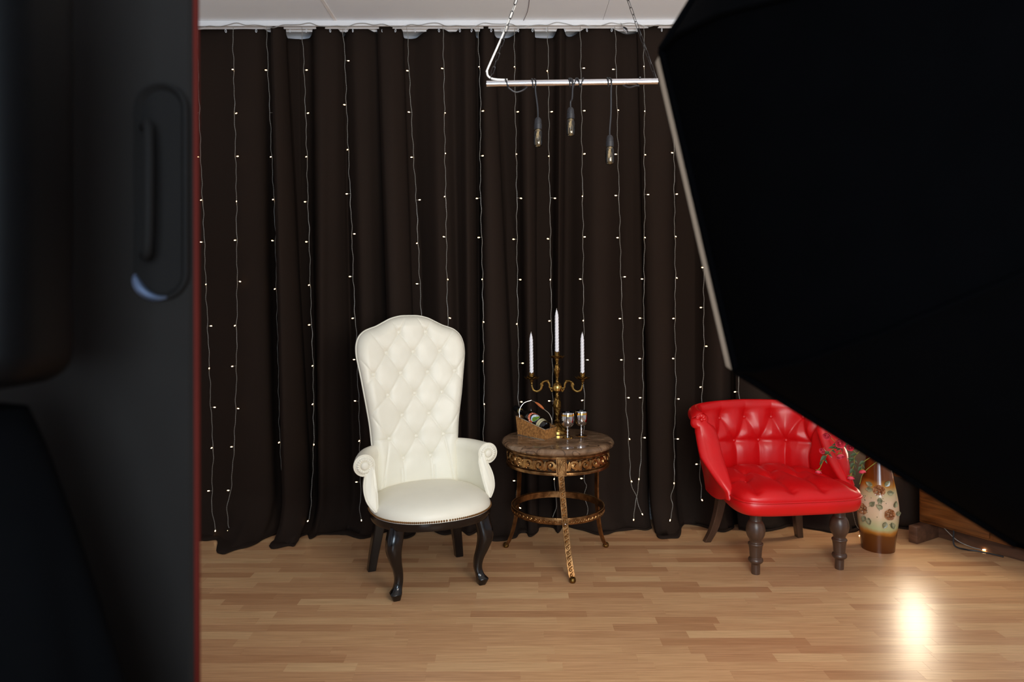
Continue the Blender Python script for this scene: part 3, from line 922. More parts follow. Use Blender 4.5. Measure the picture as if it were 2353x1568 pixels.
# ------------------------------------------------------------------ red tub chair
rc = thing('tub_chair', 'red leather tub chair with deep buttoned back and turned dark wooden front legs', 'chair', (1.388, 3.615, 0), R(7.5))
plan = np.array([-.012, 0]) + cr([(-.314, -.155), (-.316, -.06), (-.304, .05), (-.275, .165), (-.20, .232), (-.10, .262), (0, .270), (.10, .262), (.20, .232), (.275, .165), (.304, .05), (.316, -.06), (.314, -.155)], 22)
arc = np.concatenate([[0], np.cumsum(np.hypot(*np.diff(plan, axis=0).T))])
arc -= arc[-1] / 2
NP_ = len(plan)
def red_section(m):
    """m: 0 at the middle of the back, 1 at the arm fronts; returns (n, z) outline: inner face, roll, outer face"""
    top = .752 - .030 * m ** 2
    inn = cr([(-.018, .36), (-.016, .42), (-.010, .50), (.004, .58), (.026, .65), (.048, top - .045)], 7)
    cx, cz, rr = .098, top - .018, .043 - .006 * m
    roll = [(cx + rr * 1.1 * math.cos(R(d)), cz + rr * math.sin(R(d))) for d in range(190, -95, -11)]
    out = cr([(cx + .002, top - .075), (.090, .62), (.066, .50), (.044, .40), (.030, .32)], 4)
    return list(map(tuple, inn)) + roll + list(map(tuple, out))
n_inner = 5 * 7 + 1
ub, lb = .678, .547
pitch = .138
kb = [k * pitch for k in range(-3, 4)]
lbk = [(k + .5) * pitch for k in range(-3, 3)]
rbut = [(s_, ub) for s_ in kb] + [(s_, lb) for s_ in lbk]
rseg = []
for s_ in kb:
    for t_ in lbk:
        if abs(abs(s_ - t_) - pitch / 2) < .01:
            rseg.append((s_, ub, t_, lb))
    rseg.append((s_, ub, s_, .84))
for t_ in lbk:
    rseg += [(t_, lb, t_, .36)]
for t_, t2 in zip(lbk, lbk[1:]):
    rseg.append((t_, lb, t2, lb))
secs = []
nrm_at = []
for i, p in enumerate(plan):
    a = plan[max(0, i - 1)]; b = plan[min(NP_ - 1, i + 1)]
    tx, ty = b[0] - a[0], b[1] - a[1]
    l = math.hypot(tx, ty)
    nx, ny = -ty / l, tx / l
    if nx * p[0] + ny * (p[1] + .05) < 0:
        nx, ny = -nx, -ny
    nrm_at.append((nx, ny))
    m_ = min(1.0, abs(arc[i]) / arc[-1])
    sec = red_section(m_)
    ssz = np.array([z for n_, z in sec[:n_inner + 12]])
    td = tuft_depth(np.full_like(ssz, arc[i]), ssz, rbut, rseg, .046, .030, .008, .0055, .016, .028)
    fade = min(1.0, (arc[-1] - abs(arc[i])) / .05)
    flare = .85 - .06 * m_
    thick = .032 * m_ ** 5
    ring = []
    for k, (n_, z) in enumerate(sec):
        d = td[k] * fade if k < len(td) else 0
        if k >= n_inner:
            d *= max(0, 1 - (k - n_inner) / 12) * .5
        bow = -.012 * math.sin(PI * min(1, max(0, (z - .38) / .36))) if k < n_inner else 0
        nn = n_ * flare + d + bow + (thick * min(1, max(0, (z - .38) / .15)) if k > n_inner + 14 else 0) - (thick * .6 * min(1, max(0, (z - .38) / .15)) if k < n_inner else 0)
        hz_ = max(0, min(1, (z - .40) / .36))
        fwd = .235 * m_ ** 3.2 * (1 - (1 - hz_) ** 1.9)
        nn += .040 * m_ ** 4 * max(0, min(1, (z - .40) / .14)) - .085 * m_ ** 3 * hz_
        zz_ = z + max(0, .415 - z) * m_ ** 9 * .35      # the arm fronts end on the seat
        ring.append((p[0] + nx * nn, p[1] + ny * nn * (.62 if ny > 0 else 1) + fwd, zz_))
    secs.append(ring)
# rounded padded ends
def end_cap(ring, dirv):
    n = len(ring)
    c0 = Vector(ring[0])
    ux = Vector((1, 0, 0)) if True else None
    poly = [(p[0], p[2]) for p in ring]
    outs = []
    ni, nr_ = n_inner, 26
    inner, roll_, outer = ring[:ni], ring[ni:ni + nr_], ring[ni + nr_:]
    rc_ = sum((Vector(p) for p in roll_), Vector()) / len(roll_)
    zi, xi = [p[2] for p in inner], [p[0] for p in inner]
    zo, xo = [p[2] for p in outer[::-1]], [p[0] for p in outer[::-1]]
    cen_ = []
    for p in ring:
        zz_ = p[2]
        mx_ = (float(np.interp(zz_, zi, xi)) + float(np.interp(zz_, zo, xo))) / 2
        w_ = min(1, max(0, (zz_ - (rc_.z - .075)) / .05))
        cen_.append(Vector((mx_ * (1 - w_) + rc_.x * w_, p[1], zz_ * (1 - w_) + rc_.z * w_)))
    for s_a in (.28, .52, .72, .88, 1.0):
        c_ = 1 - .5 * s_a ** 3
        outs.append([tuple(cen_[k] + (Vector(p) - cen_[k]) * c_ + Vector((0, -.034 * s_a, 0))) for k, p in enumerate(ring)])
    return outs
first = end_cap(secs[0], -1)
lastc = end_cap(secs[-1], -1)
full = first[::-1] + secs + lastc
shell = MB().loft(full)
ro = shell.build('back_shell', M['red_leather'], rc, angle=75)
rbm = button_mesh(0.0105, M['red_leather'])
for (s_, z) in rbut:
    i = int(np.argmin(np.abs(arc - s_)))
    ring = secs[i]
    k = min(range(n_inner), key=lambda k: abs(ring[k][2] - z))
    nx, ny = nrm_at[i]
    pt = Vector(ring[k]) - Vector((nx, ny, 0)) * .007
    place(rbm, 'button', ro, pt, (-nx, -ny, .15))
for e_, ring in ((-1, first[-1]), (1, lastc[-1])):
    xs_ = [p for p in ring[n_inner + 2:n_inner + 22]]
    c = sum((Vector(p) for p in xs_), Vector()) / len(xs_)
    place(rbm, 'button', ro, c + Vector((0, -.004, 0)), (0, -1, 0))
    rows = []
    for rr, h in ((.031, -.002), (.025, .005), (.015, .005), (.007, .001)):
        rows.append([(c.x + rr * math.cos(2 * PI * k / 54), c.y + .004 - h - (.0018 * math.cos(9 * 2 * PI * k / 54) if .01 < rr < .030 else 0), c.z + rr * math.sin(2 * PI * k / 54)) for k in range(54)])
    MB().loft(rows).build('gathered_rosette', M['red_leather'], ro, angle=75)
# seat cushion: wide rounded front, narrower between the arms
so_ = cr([(0, -.345), (.11, -.345), (.21, -.338), (.286, -.315), (.318, -.262), (.322, -.17), (.30, -.02), (.285, .10), (.20, .20), (0, .235),
          (-.20, .20), (-.285, .10), (-.30, -.02), (-.322, -.17), (-.318, -.262), (-.286, -.315), (-.21, -.338), (-.11, -.345)], 8, closed=True)
so_ = so_ + np.array([-.012, 0])
cen = np.array([-.012, -.06])
sbut = [(-.15, .03), (0, .05), (.15, .03), (-.215, -.10), (-.075, -.115), (.075, -.115), (.215, -.10)]
sseg = []
for i in range(3):
    for j in (3 + i, 4 + i):
        sseg.append((*sbut[i], *sbut[j]))
sseg += [(*sbut[3], -.26, -.32), (*sbut[4], -.08, -.36), (*sbut[5], .08, -.36), (*sbut[6], .26, -.32), (*sbut[3], -.34, -.10), (*sbut[6], .34, -.10),
         (*sbut[0], -.18, .22), (*sbut[1], 0, .24), (*sbut[2], .18, .22)]
rows = []
for r_ in np.concatenate([np.linspace(.02, .9, 42), np.linspace(.915, 1.0, 10)]):
    pts = cen + (so_ - cen) * r_
    z = .385 + .066 * np.sqrt(np.clip(1 - r_ ** 5, 0, 1)) + .010 * (1 - r_)
    td = tuft_depth(pts[:, 0], pts[:, 1], sbut, sseg, .034, .030, .007, .006, .013, .030) * np.clip((1 - r_) / .12, 0, 1)
    rows.append([(pts[k][0], pts[k][1], z - td[k]) for k in range(len(pts))])
rows.append([(cen[0] + (q_[0] - cen[0]) * .99, cen[1] + (q_[1] - cen[1]) * .99, .375) for q_ in so_])
sm_ = MB().loft(rows, (True, True)).build('seat_cushion', M['red_leather'], rc, angle=80)
for (x, y_) in sbut:
    place(rbm, 'button', sm_, (x, y_, .385 + .066 + .006 - .040), (0, 0, 1))
def rsec(s_, z):
    return [tuple(cen + (q_ - cen) * s_) + (z,) for q_ in so_]
MB().loft([rsec(.985, .381), rsec(1.0, .376), rsec(1.002, .350), rsec(.985, .325), rsec(.955, .312), rsec(.9, .308)]).build('seat_band', M['red_leather'], rc, angle=60)
MB().tube([tuple(cen + (q_ - cen) * 1.003) + (.380,) for q_ in so_], .0052, 7, closed=True).build('piping', M['red_leather'], rc)
# legs
tl = [(.0185, 0), (.0205, .004), (.0215, .045), (.024, .052), (.033, .060), (.0360, .068), (.033, .077), (.0275, .082), (.0280, .088),
      (.030, .115), (.0335, .140), (.0365, .146), (.0350, .152), (.0290, .156), (.0290, .164), (.032, .172), (.0415, .190), (.0460, .215), (.0425, .240), (.034, .258), (.028, .267), (.0285, .30), (.0285, .322)]
tl = [(float(a), float(b)) for a, b in cr(tl, 3)]
leg_me = MB().lathe(tl, 28).mesh('front_leg', M['dark_wood'], angle=40)
for x in (-.222, .222):
    o = link('front_leg', leg_me, rc)
    o.location = (x, -.225, 0)
for sx in (-1, 1):
    st_ = cr([(sx * .215, .165, .33, .024, .026), (sx * .228, .178, .20, .022, .024), (sx * .25, .205, .08, .020, .021), (sx * .275, .235, 0, .018, .019)], 5)
    leg_loft([tuple(d) for d in st_], .2).build('back_leg', M['dark_wood'], rc, angle=40)

# ------------------------------------------------------------------ round marble table
TC = Vector((0.237, 3.57, 0))
TZ = 0.629
tb = thing('side_table', 'round side table with brown marble top and ornate brass apron, ring and legs', 'table', TC, 0)
MB().lathe([(.02, TZ), (.268, TZ), (.280, TZ - .002), (.288, TZ - .008), (.2925, TZ - .018), (.290, TZ - .027), (.281, TZ - .034), (.272, TZ - .038), (.02, TZ - .038)], 96).build('marble_top', M['marble'], tb, angle=30)
za0, za1 = .497, .590
MB().lathe([(.225, za1), (.268, za1), (.2705, za1 - .004), (.2695, za1 - .012), (.264, za1 - .016), (.258, za1 - .017), (.225, za1 - .017)], 96).build('upper_moulding', M['brass'], tb, angle=35)
MB().lathe([(.225, za0 + .018), (.260, za0 + .018), (.268, za0 + .015), (.2705, za0 + .010), (.2700, za0 + .002), (.266, za0), (.225, za0)], 96).build('lower_moulding', M['brass'], tb, angle=35)
MB().lathe([(.24, za0 + .01), (.2575, za0 + .012), (.2575, za1 - .012), (.24, za1 - .010)], 96).build('apron_band', M['apron_dark'], tb, angle=30)
def on_cyl(rad):
    def F(a0):
        def f(s, w, h):
            a = a0 + s / rad
            return (math.cos(a) * (rad + h), math.sin(a) * (rad + h), w)
        return f
    return F
def vitruvian(p, a):
    pts = [(-.62 * p, -.95 * a), (-.45 * p, -.75 * a), (-1.0 * a, -.15 * a)]
    for k in range(13):
        t = k / 12
        ph = R(165 - 430 * t)
        r_ = a * (.92 - .66 * t)
        pts.append((r_ * math.cos(ph), r_ * math.sin(ph) * 1.0))
    return pts
leg_az_top = [R(-90), R(145), R(24)]
leg_az_foot = [R(-81), R(150), R(30)]
zmid = (za0 + za1) / 2 + .001
RA = .258
for k in range(3):
    a0 = leg_az_top[k]
    a1 = leg_az_top[(k + 1) % 3]
    while a1 < a0:
        a1 += 2 * PI
    span = (a1 - a0) * RA - .052
    f = on_cyl(RA)((a0 + a1) / 2)
    n = int(span / .056)
    p = span / n
    orn = MB()
    for q_ in range(n):
        cx = -span / 2 + (q_ + .5) * p
        sg = 1
        pl = vitruvian(p, .0235)
        cp = cr([f(sg * (x) + cx + sg * .006, zmid + w, .003) for x, w in pl], 3)
        m_ = len(cp)
        orn.tube(cp, [.0032 + .0046 * math.sin(PI * min(1, .15 + .75 * i / m_)) for i in range(m_)], 6)
        lp = cr([f(sg * x + cx + sg * .006, zmid + w, .0025) for x, w in ((.004, -.022), (.020, -.016), (.026, .002), (.030, .020))], 4)
        orn.tube(lp, [.002 + .0055 * math.sin(PI * i / (len(lp) - 1)) for i in range(len(lp))], 6)
        lp = cr([f(sg * x + cx + sg * .006, zmid + w, .002) for x, w in ((.016, -.006), (.032, -.018), (.040, -.024))], 4)
        orn.tube(lp, [.0015 + .0035 * math.sin(PI * i / (len(lp) - 1)) for i in range(len(lp))], 5)
    stuff(orn.build('scroll_relief', M['brass_orn'], tb))
    bd = MB()
    nb = int(span / .0058)
    for q_ in range(nb):
        s_ = -span / 2 + (q_ + .5) * span / nb
        for w in (za1 - .0205, za0 + .0215):
            bd.sphere(f(s_, w, .001), .0019, 5, 4)
    stuff(bd.build('bead_rows', M['brass_orn'], tb))
    # square block above the leg
    g = on_cyl(.262)(a0)
    blk = MB()
    rows = [[g(s_, w, 0) for w in (za0, za1 - .001)] for s_ in np.linspace(-.024, .024, 7)]
    rows2 = [[g(s_, w, .007) for w in (za0, za1 - .001)] for s_ in np.linspace(-.024, .024, 7)]
    loop = []
    for s_ in np.linspace(-.024, .024, 7):
        loop.append([g(s_, za0, -.01), g(s_, za0, .0105), g(s_, za1 - .001, .0105), g(s_, za1 - .001, -.01)])
    bo_ = blk.loft(loop).build('corner_block', M['brass'], tb, angle=30)
    bo_rel = MB()
    zc_ = (za0 + za1) / 2
    W_, H_ = .0155, .034
    bo_rel.tube([g(x, zc_ + w, .0115) for x, w in ((-W_ - .003, -H_ - .003), (W_ + .003, -H_ - .003), (W_ + .003, H_ + .003), (-W_ - .003, H_ + .003))], .0019, 5, closed=True)
    for sgn in (-1, 1):
        bo_rel.tube([g(-W_ * sgn, zc_ - H_, .0115), g(0, zc_, .013), g(W_ * sgn, zc_ + H_, .0115)], [.0015, .0028, .0015], 6)
    for (x, w) in [(sgn * .0135, v_) for sgn in (-1, 1) for v_ in np.linspace(-.02, .02, 6)] + [(0, .024), (0, -.024), (.007, .029), (-.007, .029), (.007, -.029), (-.007, -.029)]:
        bo_rel.sphere(g(x, zc_ + w, .0112), .0022, 6, 4)
    bo_rel.build('block_relief', M['brass_orn'], bo_)
# stretcher ring
RR, ZR = .2385, .268
MB().lathe([(RR - .010, ZR + .016), (RR + .002, ZR + .016), (RR + .003, ZR + .012), (RR + .003, ZR - .012), (RR + .002, ZR - .016), (RR - .010, ZR - .016), (RR - .010, ZR + .016)], 96, caps=False).build('stretcher_ring', M['brass'], tb, angle=30)
ro_ = MB()
f = on_cyl(RR + .003)(0)
n = 58
for q_ in range(n):
    p = 2 * PI * RR / n
    ro_.tube(cr([f(x + q_ * p, ZR - .001 + w, .001) for x, w in vitruvian(p, .0078)], 2), .0017, 4)
for q_ in range(190):
    ro_.sphere(f(q_ * 2 * PI * (RR + .003) / 190, ZR + .0165, -.001), .0021, 5, 4)
stuff(ro_.build('ring_relief', M['brass_orn'], tb))
# legs
for k in range(3):
    ctrl = [(.238, .50), (.2385, .42), (.240, .34), (.2445, .268), (.2545, .18), (.272, .10), (.292, .045), (.306, .020), (.315, .016)]
    zt_, zb_ = .50, .016
    pts = []
    for (r_, z) in ctrl:
        t = (zt_ - z) / (zt_ - zb_)
        az = leg_az_top[k] * (1 - t) + leg_az_foot[k] * t
        pts.append((r_ * math.cos(az), r_ * math.sin(az), z))
    pth = [Vector(p) for p in cr(pts, 10)]
    fr = []
    for i, p in enumerate(pth):
        tn = (pth[min(i + 1, len(pth) - 1)] - pth[max(i - 1, 0)]).normalized()
        rad = Vector((p.x, p.y, 0)).normalized()
        side = tn.cross(rad).normalized()
        nr = side.cross(tn).normalized()
        if nr.dot(rad) < 0:
            nr = -nr
        fr.append((p, side, nr))
    secs_ = []
    hw, ht_ = .0145, .0035
    for (p, s_, n_) in fr:
        secs_.append([p + s_ * a * hw + n_ * b * ht_ for a, b in ((-1, -1), (1, -1), (1, 1.6), (.78, 1.6), (.74, .7), (-.74, .7), (-.78, 1.6), (-1, 1.6))])
    lo_ = MB().loft(secs_).build('leg', M['brass'], tb, angle=30)
    cum = [0]
    for i in range(1, len(pth)):
        cum.append(cum[-1] + (pth[i] - pth[i - 1]).length)
    def onleg(s, w, h):
        s = max(0, min(cum[-1], s))
        i = max(0, min(len(cum) - 2, int(np.searchsorted(cum, s)) - 1))
        t = (s - cum[i]) / (cum[i + 1] - cum[i])
        p = fr[i][0].lerp(fr[i + 1][0], t)
        return p + fr[i][1] * w + fr[i][2] * (h + ht_ * .7)
    lr = MB()
    nn = 19
    pp = (cum[-1] - .02) / nn
    for q_ in range(nn):
        c_ = .012 + (q_ + .5) * pp
        lr.tube(cr([tuple(onleg(c_ + x, w, .001)) for x, w in vitruvian(pp, .0088)], 2), .0019, 4)
    stuff(lr.build('leg_relief', M['brass_orn'], lo_))
    e_ = pth[-1]
    MB().lathe([(.002, 0), (.012, .001), (.0155, .006), (.0165, .013), (.0145, .021), (.009, .026), (.002, .0275)], 18, (e_.x, e_.y, 0)).build('foot', M['candela'], tb)
    az = leg_az_top[k] * .5 + leg_az_foot[k] * .5
    pb = onleg(cum[-1] * .485, 0, .002)
    MB().sphere(tuple(pb), .0048, 8, 6).build('screw', M['chrome'], tb)

# ------------------------------------------------------------------ candelabra and candles
CB = Vector((.243, 3.70, TZ))
ca = thing('candelabra', 'three-armed antique brass candelabra holding twisted white candles on the marble table', 'candelabra', CB, R(-2))
MB().lathe([(.005, 0), (.058, 0), (.062, .003), (.062, .016), (.058, .020), (.054, .022)], 40).build('base_rim', M['candela_smooth'], ca)
flut = lambda a, z: 1 + .035 * math.cos(9 * a)
MB().lathe([(.054, .021), (.052, .028), (.040, .040), (.026, .047), (.017, .052), (.012, .060)], 72, fn=flut).build('base', M['candela'], ca, angle=60)
sp = cr([(.011, .058), (.015, .066), (.010, .074), (.013, .095), (.019, .125), (.0225, .150), (.020, .172), (.0165, .184), (.017, .190), (.011, .196), (.012, .204), (.009, .210), (.009, .222), (.013, .228)], 5)
acan = lambda a, z: 1 + .10 * math.sin(5 * a + z * 90) * math.sin(z * 160)
MB().lathe([tuple(p) for p in sp], 40, fn=acan).build('stem', M['candela'], ca, angle=70)
MB().lathe([(.010, .226), (.0235, .228), (.0255, .231), (.0255, .256), (.0235, .259), (.010, .262)], 32).build('hub', M['candela_smooth'], ca, angle=35)
sp2 = cr([(.022, .260), (.019, .268), (.010, .278), (.0085, .292), (.011, .312), (.0155, .335), (.0165, .350), (.0125, .362), (.0135, .368), (.009, .376), (.010, .392), (.012, .408)], 5)
MB().lathe([tuple(p) for p in sp2], 40, fn=acan).build('upper_stem', M['candela'], ca, angle=70)
def holder(x, z, parent_name):
    """drip pan with petal rim and a crown-edged socket"""
    pan = MB()
    rows = []
    for r_, h in ((.006, -.004), (.016, -.002), (.028, .002), (.038, .006), (.0385, .0085), (.030, .007), (.014, .004)):
        rows.append([(x + r_ * (1 + (.10 * math.cos(6 * 2 * PI * k / 48) if r_ > .02 else 0)) * math.cos(2 * PI * k / 48), r_ * (1 + (.10 * math.cos(6 * 2 * PI * k / 48) if r_ > .02 else 0)) * math.sin(2 * PI * k / 48),
                      z + h + (.005 * math.cos(12 * PI * k / 48 * 1.0) * (r_ / .038) if r_ > .02 else 0)) for k in range(48)])
    po = pan.loft(rows).build('drip_pan', M['candela'], ca, angle=70)
    rows = []
    for r_, h in ((.006, .002), (.012, .006), (.0150, .012), (.0135, .018), (.0145, .028), (.0155, .034), (.0135, .034), (.0125, .022)):
        rows.append([(x + r_ * math.cos(2 * PI * k / 36), r_ * math.sin(2 * PI * k / 36), z + h + (.0025 * math.cos(6 * 2 * PI * k / 36) if abs(h - .034) < .001 else 0)) for k in range(36)])
    MB().loft(rows).build('socket', M['candela'], po, angle=60)
holder(0, .407, 'upper')
# S-scroll side arms with acanthus curls
for sx in (-1, 1):
    ap = cr([(.026, .243), (.036, .244), (.041, .250), (.041, .260), (.046, .274), (.058, .281), (.072, .279), (.081, .268), (.083, .255), (.088, .238), (.100, .228), (.114, .226), (.128, .234), (.135, .250), (.1375, .268)], 6)
    am = MB().tube([(sx * p[0], 0, p[1]) for p in ap], [.0045 + .0022 * math.sin(PI * i / len(ap)) for i in range(len(ap))], 8)
    ao = am.build('arm', M['candela_smooth'], ca)
    cl = MB()
    c1 = cr([(.040, .250), (.036, .240), (.033, .230), (.027, .226), (.024, .232), (.028, .236)], 5)
    cl.tube([(sx * p[0], 0, p[1]) for p in c1], np.linspace(.005, .0035, len(c1)), 7)
    c2 = cr([(.076, .277), (.084, .270), (.088, .262), (.085, .254), (.078, .254), (.077, .262)], 5)
    cl.tube([(sx * p[0], 0, p[1]) for p in c2], np.linspace(.008, .004, len(c2)), 7)
    for i in range(6):
        t = i / 5
        cl.sphere((sx * (.050 + .030 * t), -.003, .284 - .010 * t * t), .0062, 7, 5, (1.3, 1, .8))
    stuff(cl.build('leaf_curl', M['candela'], ao))
    MB().lathe([(.004, .262), (.008, .268), (.006, .274), (.0105, .282), (.012, .288), (.007, .293)], 18, (sx * .1375, 0, 0)).build('cup', M['candela'], ca)
    holder(sx * .1375, .293, 'side')

def candle(label, x, z0, h, r0, lean):
    t = thing('candle', label, 'candle', CB + Vector((x, -x * math.sin(R(2)), z0)), 0, 'twisted white candles')
    mb = MB()
    rows = []
    nz = 130
    for i in range(nz + 1):
        q_ = i / nz
        z = h * q_
        tp = min(1, (1 - q_) / .16)
        r_ = r0 * (0.92 + .08 * (1 - q_)) * (tp ** .55 if tp < 1 else 1)
        if q_ > .985:
            r_ = max(r_, .0012)
        ph = z / .050 * 2 * PI
        rows.append([((r_ * (.90 + .17 * abs(math.cos(1.5 * (a - ph))))) * math.cos(a) + lean * z, (r_ * (.90 + .17 * abs(math.cos(1.5 * (a - ph))))) * math.sin(a), z) for a in np.linspace(0, 2 * PI, 36, endpoint=False)])
    mb.loft(rows).build('wax', M['wax'], t, angle=180)
    MB().tube([(lean * h, 0, h - .003), (lean * h + .0006, 0, h + .006)], .0008, 5).build('wick', M['label_white'], t)
candle('tall twisted white candle in the middle holder of the candelabra', 0, .425, .245, .0105, -.006)
cx_ = .1375 * math.cos(R(2))
candle('twisted white candle in the left holder, above the bottle basket', -cx_, .305, .238, .0102, -.012)
candle('twisted white candle in the right holder, above the goblets', cx_, .305, .238, .0102, -.004)

# ------------------------------------------------------------------ basket with bottle
BA, BB_, BC = Vector((.166, 3.512, TZ)), Vector((.031, 3.652, TZ)), Vector((.226, 3.60, TZ))
ex = (BB_ - BA).normalized()
ey = (BC - BA).normalized()
bl, bw = (BB_ - BA).length, (BC - BA).length
ba = thing('wicker_basket', 'small woven wicker bottle basket with wire handle on the marble table', 'basket', (BA + BB_ + BC + (BB_ + BC - BA)) / 4, 0)
bo0 = Vector(ba.location)
def bpt(s, w, z, out=0.0):
    """s along the basket 0 (low end) .. 1 (high end), w across -1..1"""
    fl = 1 + .10 * z / .1
    return (BA + BC) / 2 - bo0 + ex * (bl * (.5 + (s - .5) * fl)) + ey * (w * (bw / 2) * fl) + Vector((0, 0, z))
def rim_h(s):
    return .054 + (.100 - .054) * s
loop = [(0, -1 + 2 * k / 8) for k in range(8)] + [(k / 16, 1) for k in range(16)] + [(1, 1 - 2 * k / 8) for k in range(8)] + [(1 - k / 16, -1) for k in range(16)]
wk = MB()
nrow = 25
N4 = len(loop)
cenb = bpt(.5, 0, 0)
for rI in range(nrow):
    pts = []
    for k in range(N4 * 2 + 1):
        kk = k / 2
        i0 = int(kk) % N4
        i1 = (i0 + 1) % N4
        fr_ = kk - int(kk)
        s_ = loop[i0][0] * (1 - fr_) + loop[i1][0] * fr_
        w_ = loop[i0][1] * (1 - fr_) + loop[i1][1] * fr_
        hz = rim_h(s_) * (rI + .5) / nrow
        p = bpt(s_, w_, hz)
        o_ = Vector((p.x - cenb.x, p.y - cenb.y, 0)).normalized()
        wv = .0016 * math.cos(PI * k / 2 + PI * rI)
        pts.append(p + o_ * wv)
    wk.tube(pts[:-1], .0019, 5, closed=True)
stuff(wk.build('weave', M['wicker'], ba))
stk = MB()
for (s_, w_) in loop:
    stk.tube([bpt(s_, w_, 0), bpt(s_, w_, rim_h(s_))], .0016, 5)
stuff(stk.build('stakes', M['wicker'], ba))
MB().loft([[bpt(s_, w_ * .98, .002) for s_, w_ in loop], [bpt(s_, w_ * .98, .005) for s_, w_ in loop]]).build('bottom', M['wicker'], ba)
MB().tube([bpt(s_, w_, rim_h(s_) + .001) for s_, w_ in loop], .0021, 6, closed=True).build('rim_wire', M['steelwire'], ba)
MB().tube([bpt(s_, w_ * 1.02, .0022) for s_, w_ in loop], .0021, 6, closed=True).build('base_wire', M['steelwire'], ba)
pk = bpt(.66, 0, .185)
h1 = cr([bpt(.88, -1, rim_h(.88)), bpt(.88, -.92, .135), bpt(.80, -.55, .170), pk], 8)
h2 = cr([bpt(.88, 1, rim_h(.88)), bpt(.88, .92, .135), bpt(.80, .55, .170), pk], 8)
h3 = cr([pk, bpt(.52, 0, .176), bpt(.28, 0, .150), bpt(.08, 0, .128), bpt(-.02, 0, .095), bpt(0, 0, rim_h(0))], 8)
hd = MB().tube(h1, .0017, 6).tube(h2, .0017, 6).tube(h3, .0017, 6).build('handle', M['steelwire'], ba)
gp = cr([bpt(.53, 0, .177), bpt(.44, 0, .169), bpt(.34, 0, .158), bpt(.26, 0, .148)], 6)
MB().tube(gp, [.0035 + .0035 * math.sin(PI * i / (len(gp) - 1)) for i in range(len(gp))], 10).build('grip', M['grip'], hd)

bt0 = (BA + BC) / 2 + ex * .028 + Vector((0, 0, .047))
bax = (ex * math.cos(R(20)) + Vector((0, 0, math.sin(R(20))))).normalized()
view = (Vector((0, 0, CAM_H)) - bt0).normalized()
upv = (Vector((0, 0, 1)) * .80 + view * 1.0)
upv = (upv - bax * upv.dot(bax)).normalized()
btl = thing('liqueur_bottle', 'dark liqueur bottle with orange and beige labels lying in the wicker basket', 'bottle', bt0)
side_ = bax.cross(upv).normalized()           # +p runs so that the text reads around the bottle
MW = Matrix((side_, upv, bax)).transposed().to_4x4()
BR = .036
MB().lathe([(.004, .003), (.028, .0), (.034, .004), (BR, .012), (BR, .125), (.0345, .138), (.029, .152), (.021, .166), (.0160, .180), (.0145, .196), (.0145, .215)], 40).xf(MW).build('glass_body', M['bottle'], btl, angle=40)
MB().lathe([(.0150, .198), (.0152, .212), (.0165, .214), (.0168, .243), (.0155, .247), (.002, .248)], 28).xf(MW).build('cap', M['black_plastic'], btl, angle=40)
MB().lathe([(.0152, .196), (.0158, .198), (.0158, .209), (.0152, .211)], 28).xf(MW).build('neck_band', mat('gold_band', (150, 132, 84), .4, .6, var=.1), btl)
def wrap(p, q_, h):
    a = p / BR
    return MW @ Vector((math.sin(a) * (BR + h), math.cos(a) * (BR + h), q_))
def patch(name, gridpts, h, m, parent):
    mb = MB().grid([[wrap(p, q_, h) for p, q_ in row] for row in gridpts])
    return mb.build(name, m, parent)
QC = .076
arch = [[(r_ * math.cos(R(a)) * .98, QC + r_ * math.sin(R(a))) for a in range(-8, 189, 7)] for r_ in (.0285, .033, .037, .0415)]
al = patch('arched_label', arch, .0006, M['label_orange'], btl)
oval = [[(r_ * .0235 * math.cos(R(a)) * 1.15, QC - .002 + r_ * .0215 * math.sin(R(a))) for a in range(0, 361, 12)] for r_ in (.02, .35, .7, 1.0)]
ov = patch('landscape_label', oval, .0006, M['label_sky'], btl)
hill = []
for k in range(9):
    t = k / 8
    x = -.0235 * 1.05 + .047 * 1.05 * t
    yb = QC - .002 - .0215 * math.sqrt(max(0, 1 - ((x / 1.15) / .0235) ** 2)) * .95
    yt = QC - .002 + .002 + .008 * math.sin(t * 5.5)
    yt = min(yt, QC - .002 + .0215 * math.sqrt(max(0, 1 - ((x / 1.15) / .0235) ** 2)))
    hill.append([(x, yb), (x, (yb + yt) / 2), (x, yt)])
patch('hills', hill, .0010, M['label_green'], ov)
low = [[(x, z0 + .006 * (1 - (x / .05) ** 2)) for x in np.linspace(-.05, .05, 21)] for z0 in np.linspace(.016, .040, 4)]
lw = patch('lower_label', low, .0006, M['label_beige'], btl)
patch('stripe', [[(x, z0 + .006 * (1 - (x / .05) ** 2)) for x in np.linspace(-.05, .05, 21)] for z0 in (.0255, .0275)], .0010, M['label_dkgreen'], lw)
def glyph(ch, size):
    cu = bpy.data.curves.new('glyph', 'FONT')
    cu.body = ch
    cu.size = size
    cu.align_x = 'CENTER'
    cu.resolution_u = 3
    ob = bpy.data.objects.new('glyph', cu)
    me = bpy.data.meshes.new_from_object(ob)
    vs = [tuple(v.co) for v in me.vertices]
    fs = [tuple(p.vertices) for p in me.polygons]
    bpy.data.objects.remove(ob); bpy.data.curves.remove(cu); bpy.data.meshes.remove(me)
    return vs, fs
txt = MB()
word = 'BAILEYS'
for i, ch in enumerate(word):
    ang_ = R(152 - i * (152 - 28) / (len(word) - 1))
    vs, fs = glyph(ch, .0135)
    out_ = []
    for (gx, gy, gz) in vs:
        gx *= 1.15
        gx += 0.0
        rad = .0305 + gy
        ox = rad * math.cos(ang_) + gx * math.sin(ang_)
        oy = rad * math.sin(ang_) - gx * math.cos(ang_)
        out_.append(wrap(ox * .98, QC + oy, .0011))
    txt.add(out_, fs)
txt.build('lettering', M['label_white'], al, smooth=False)

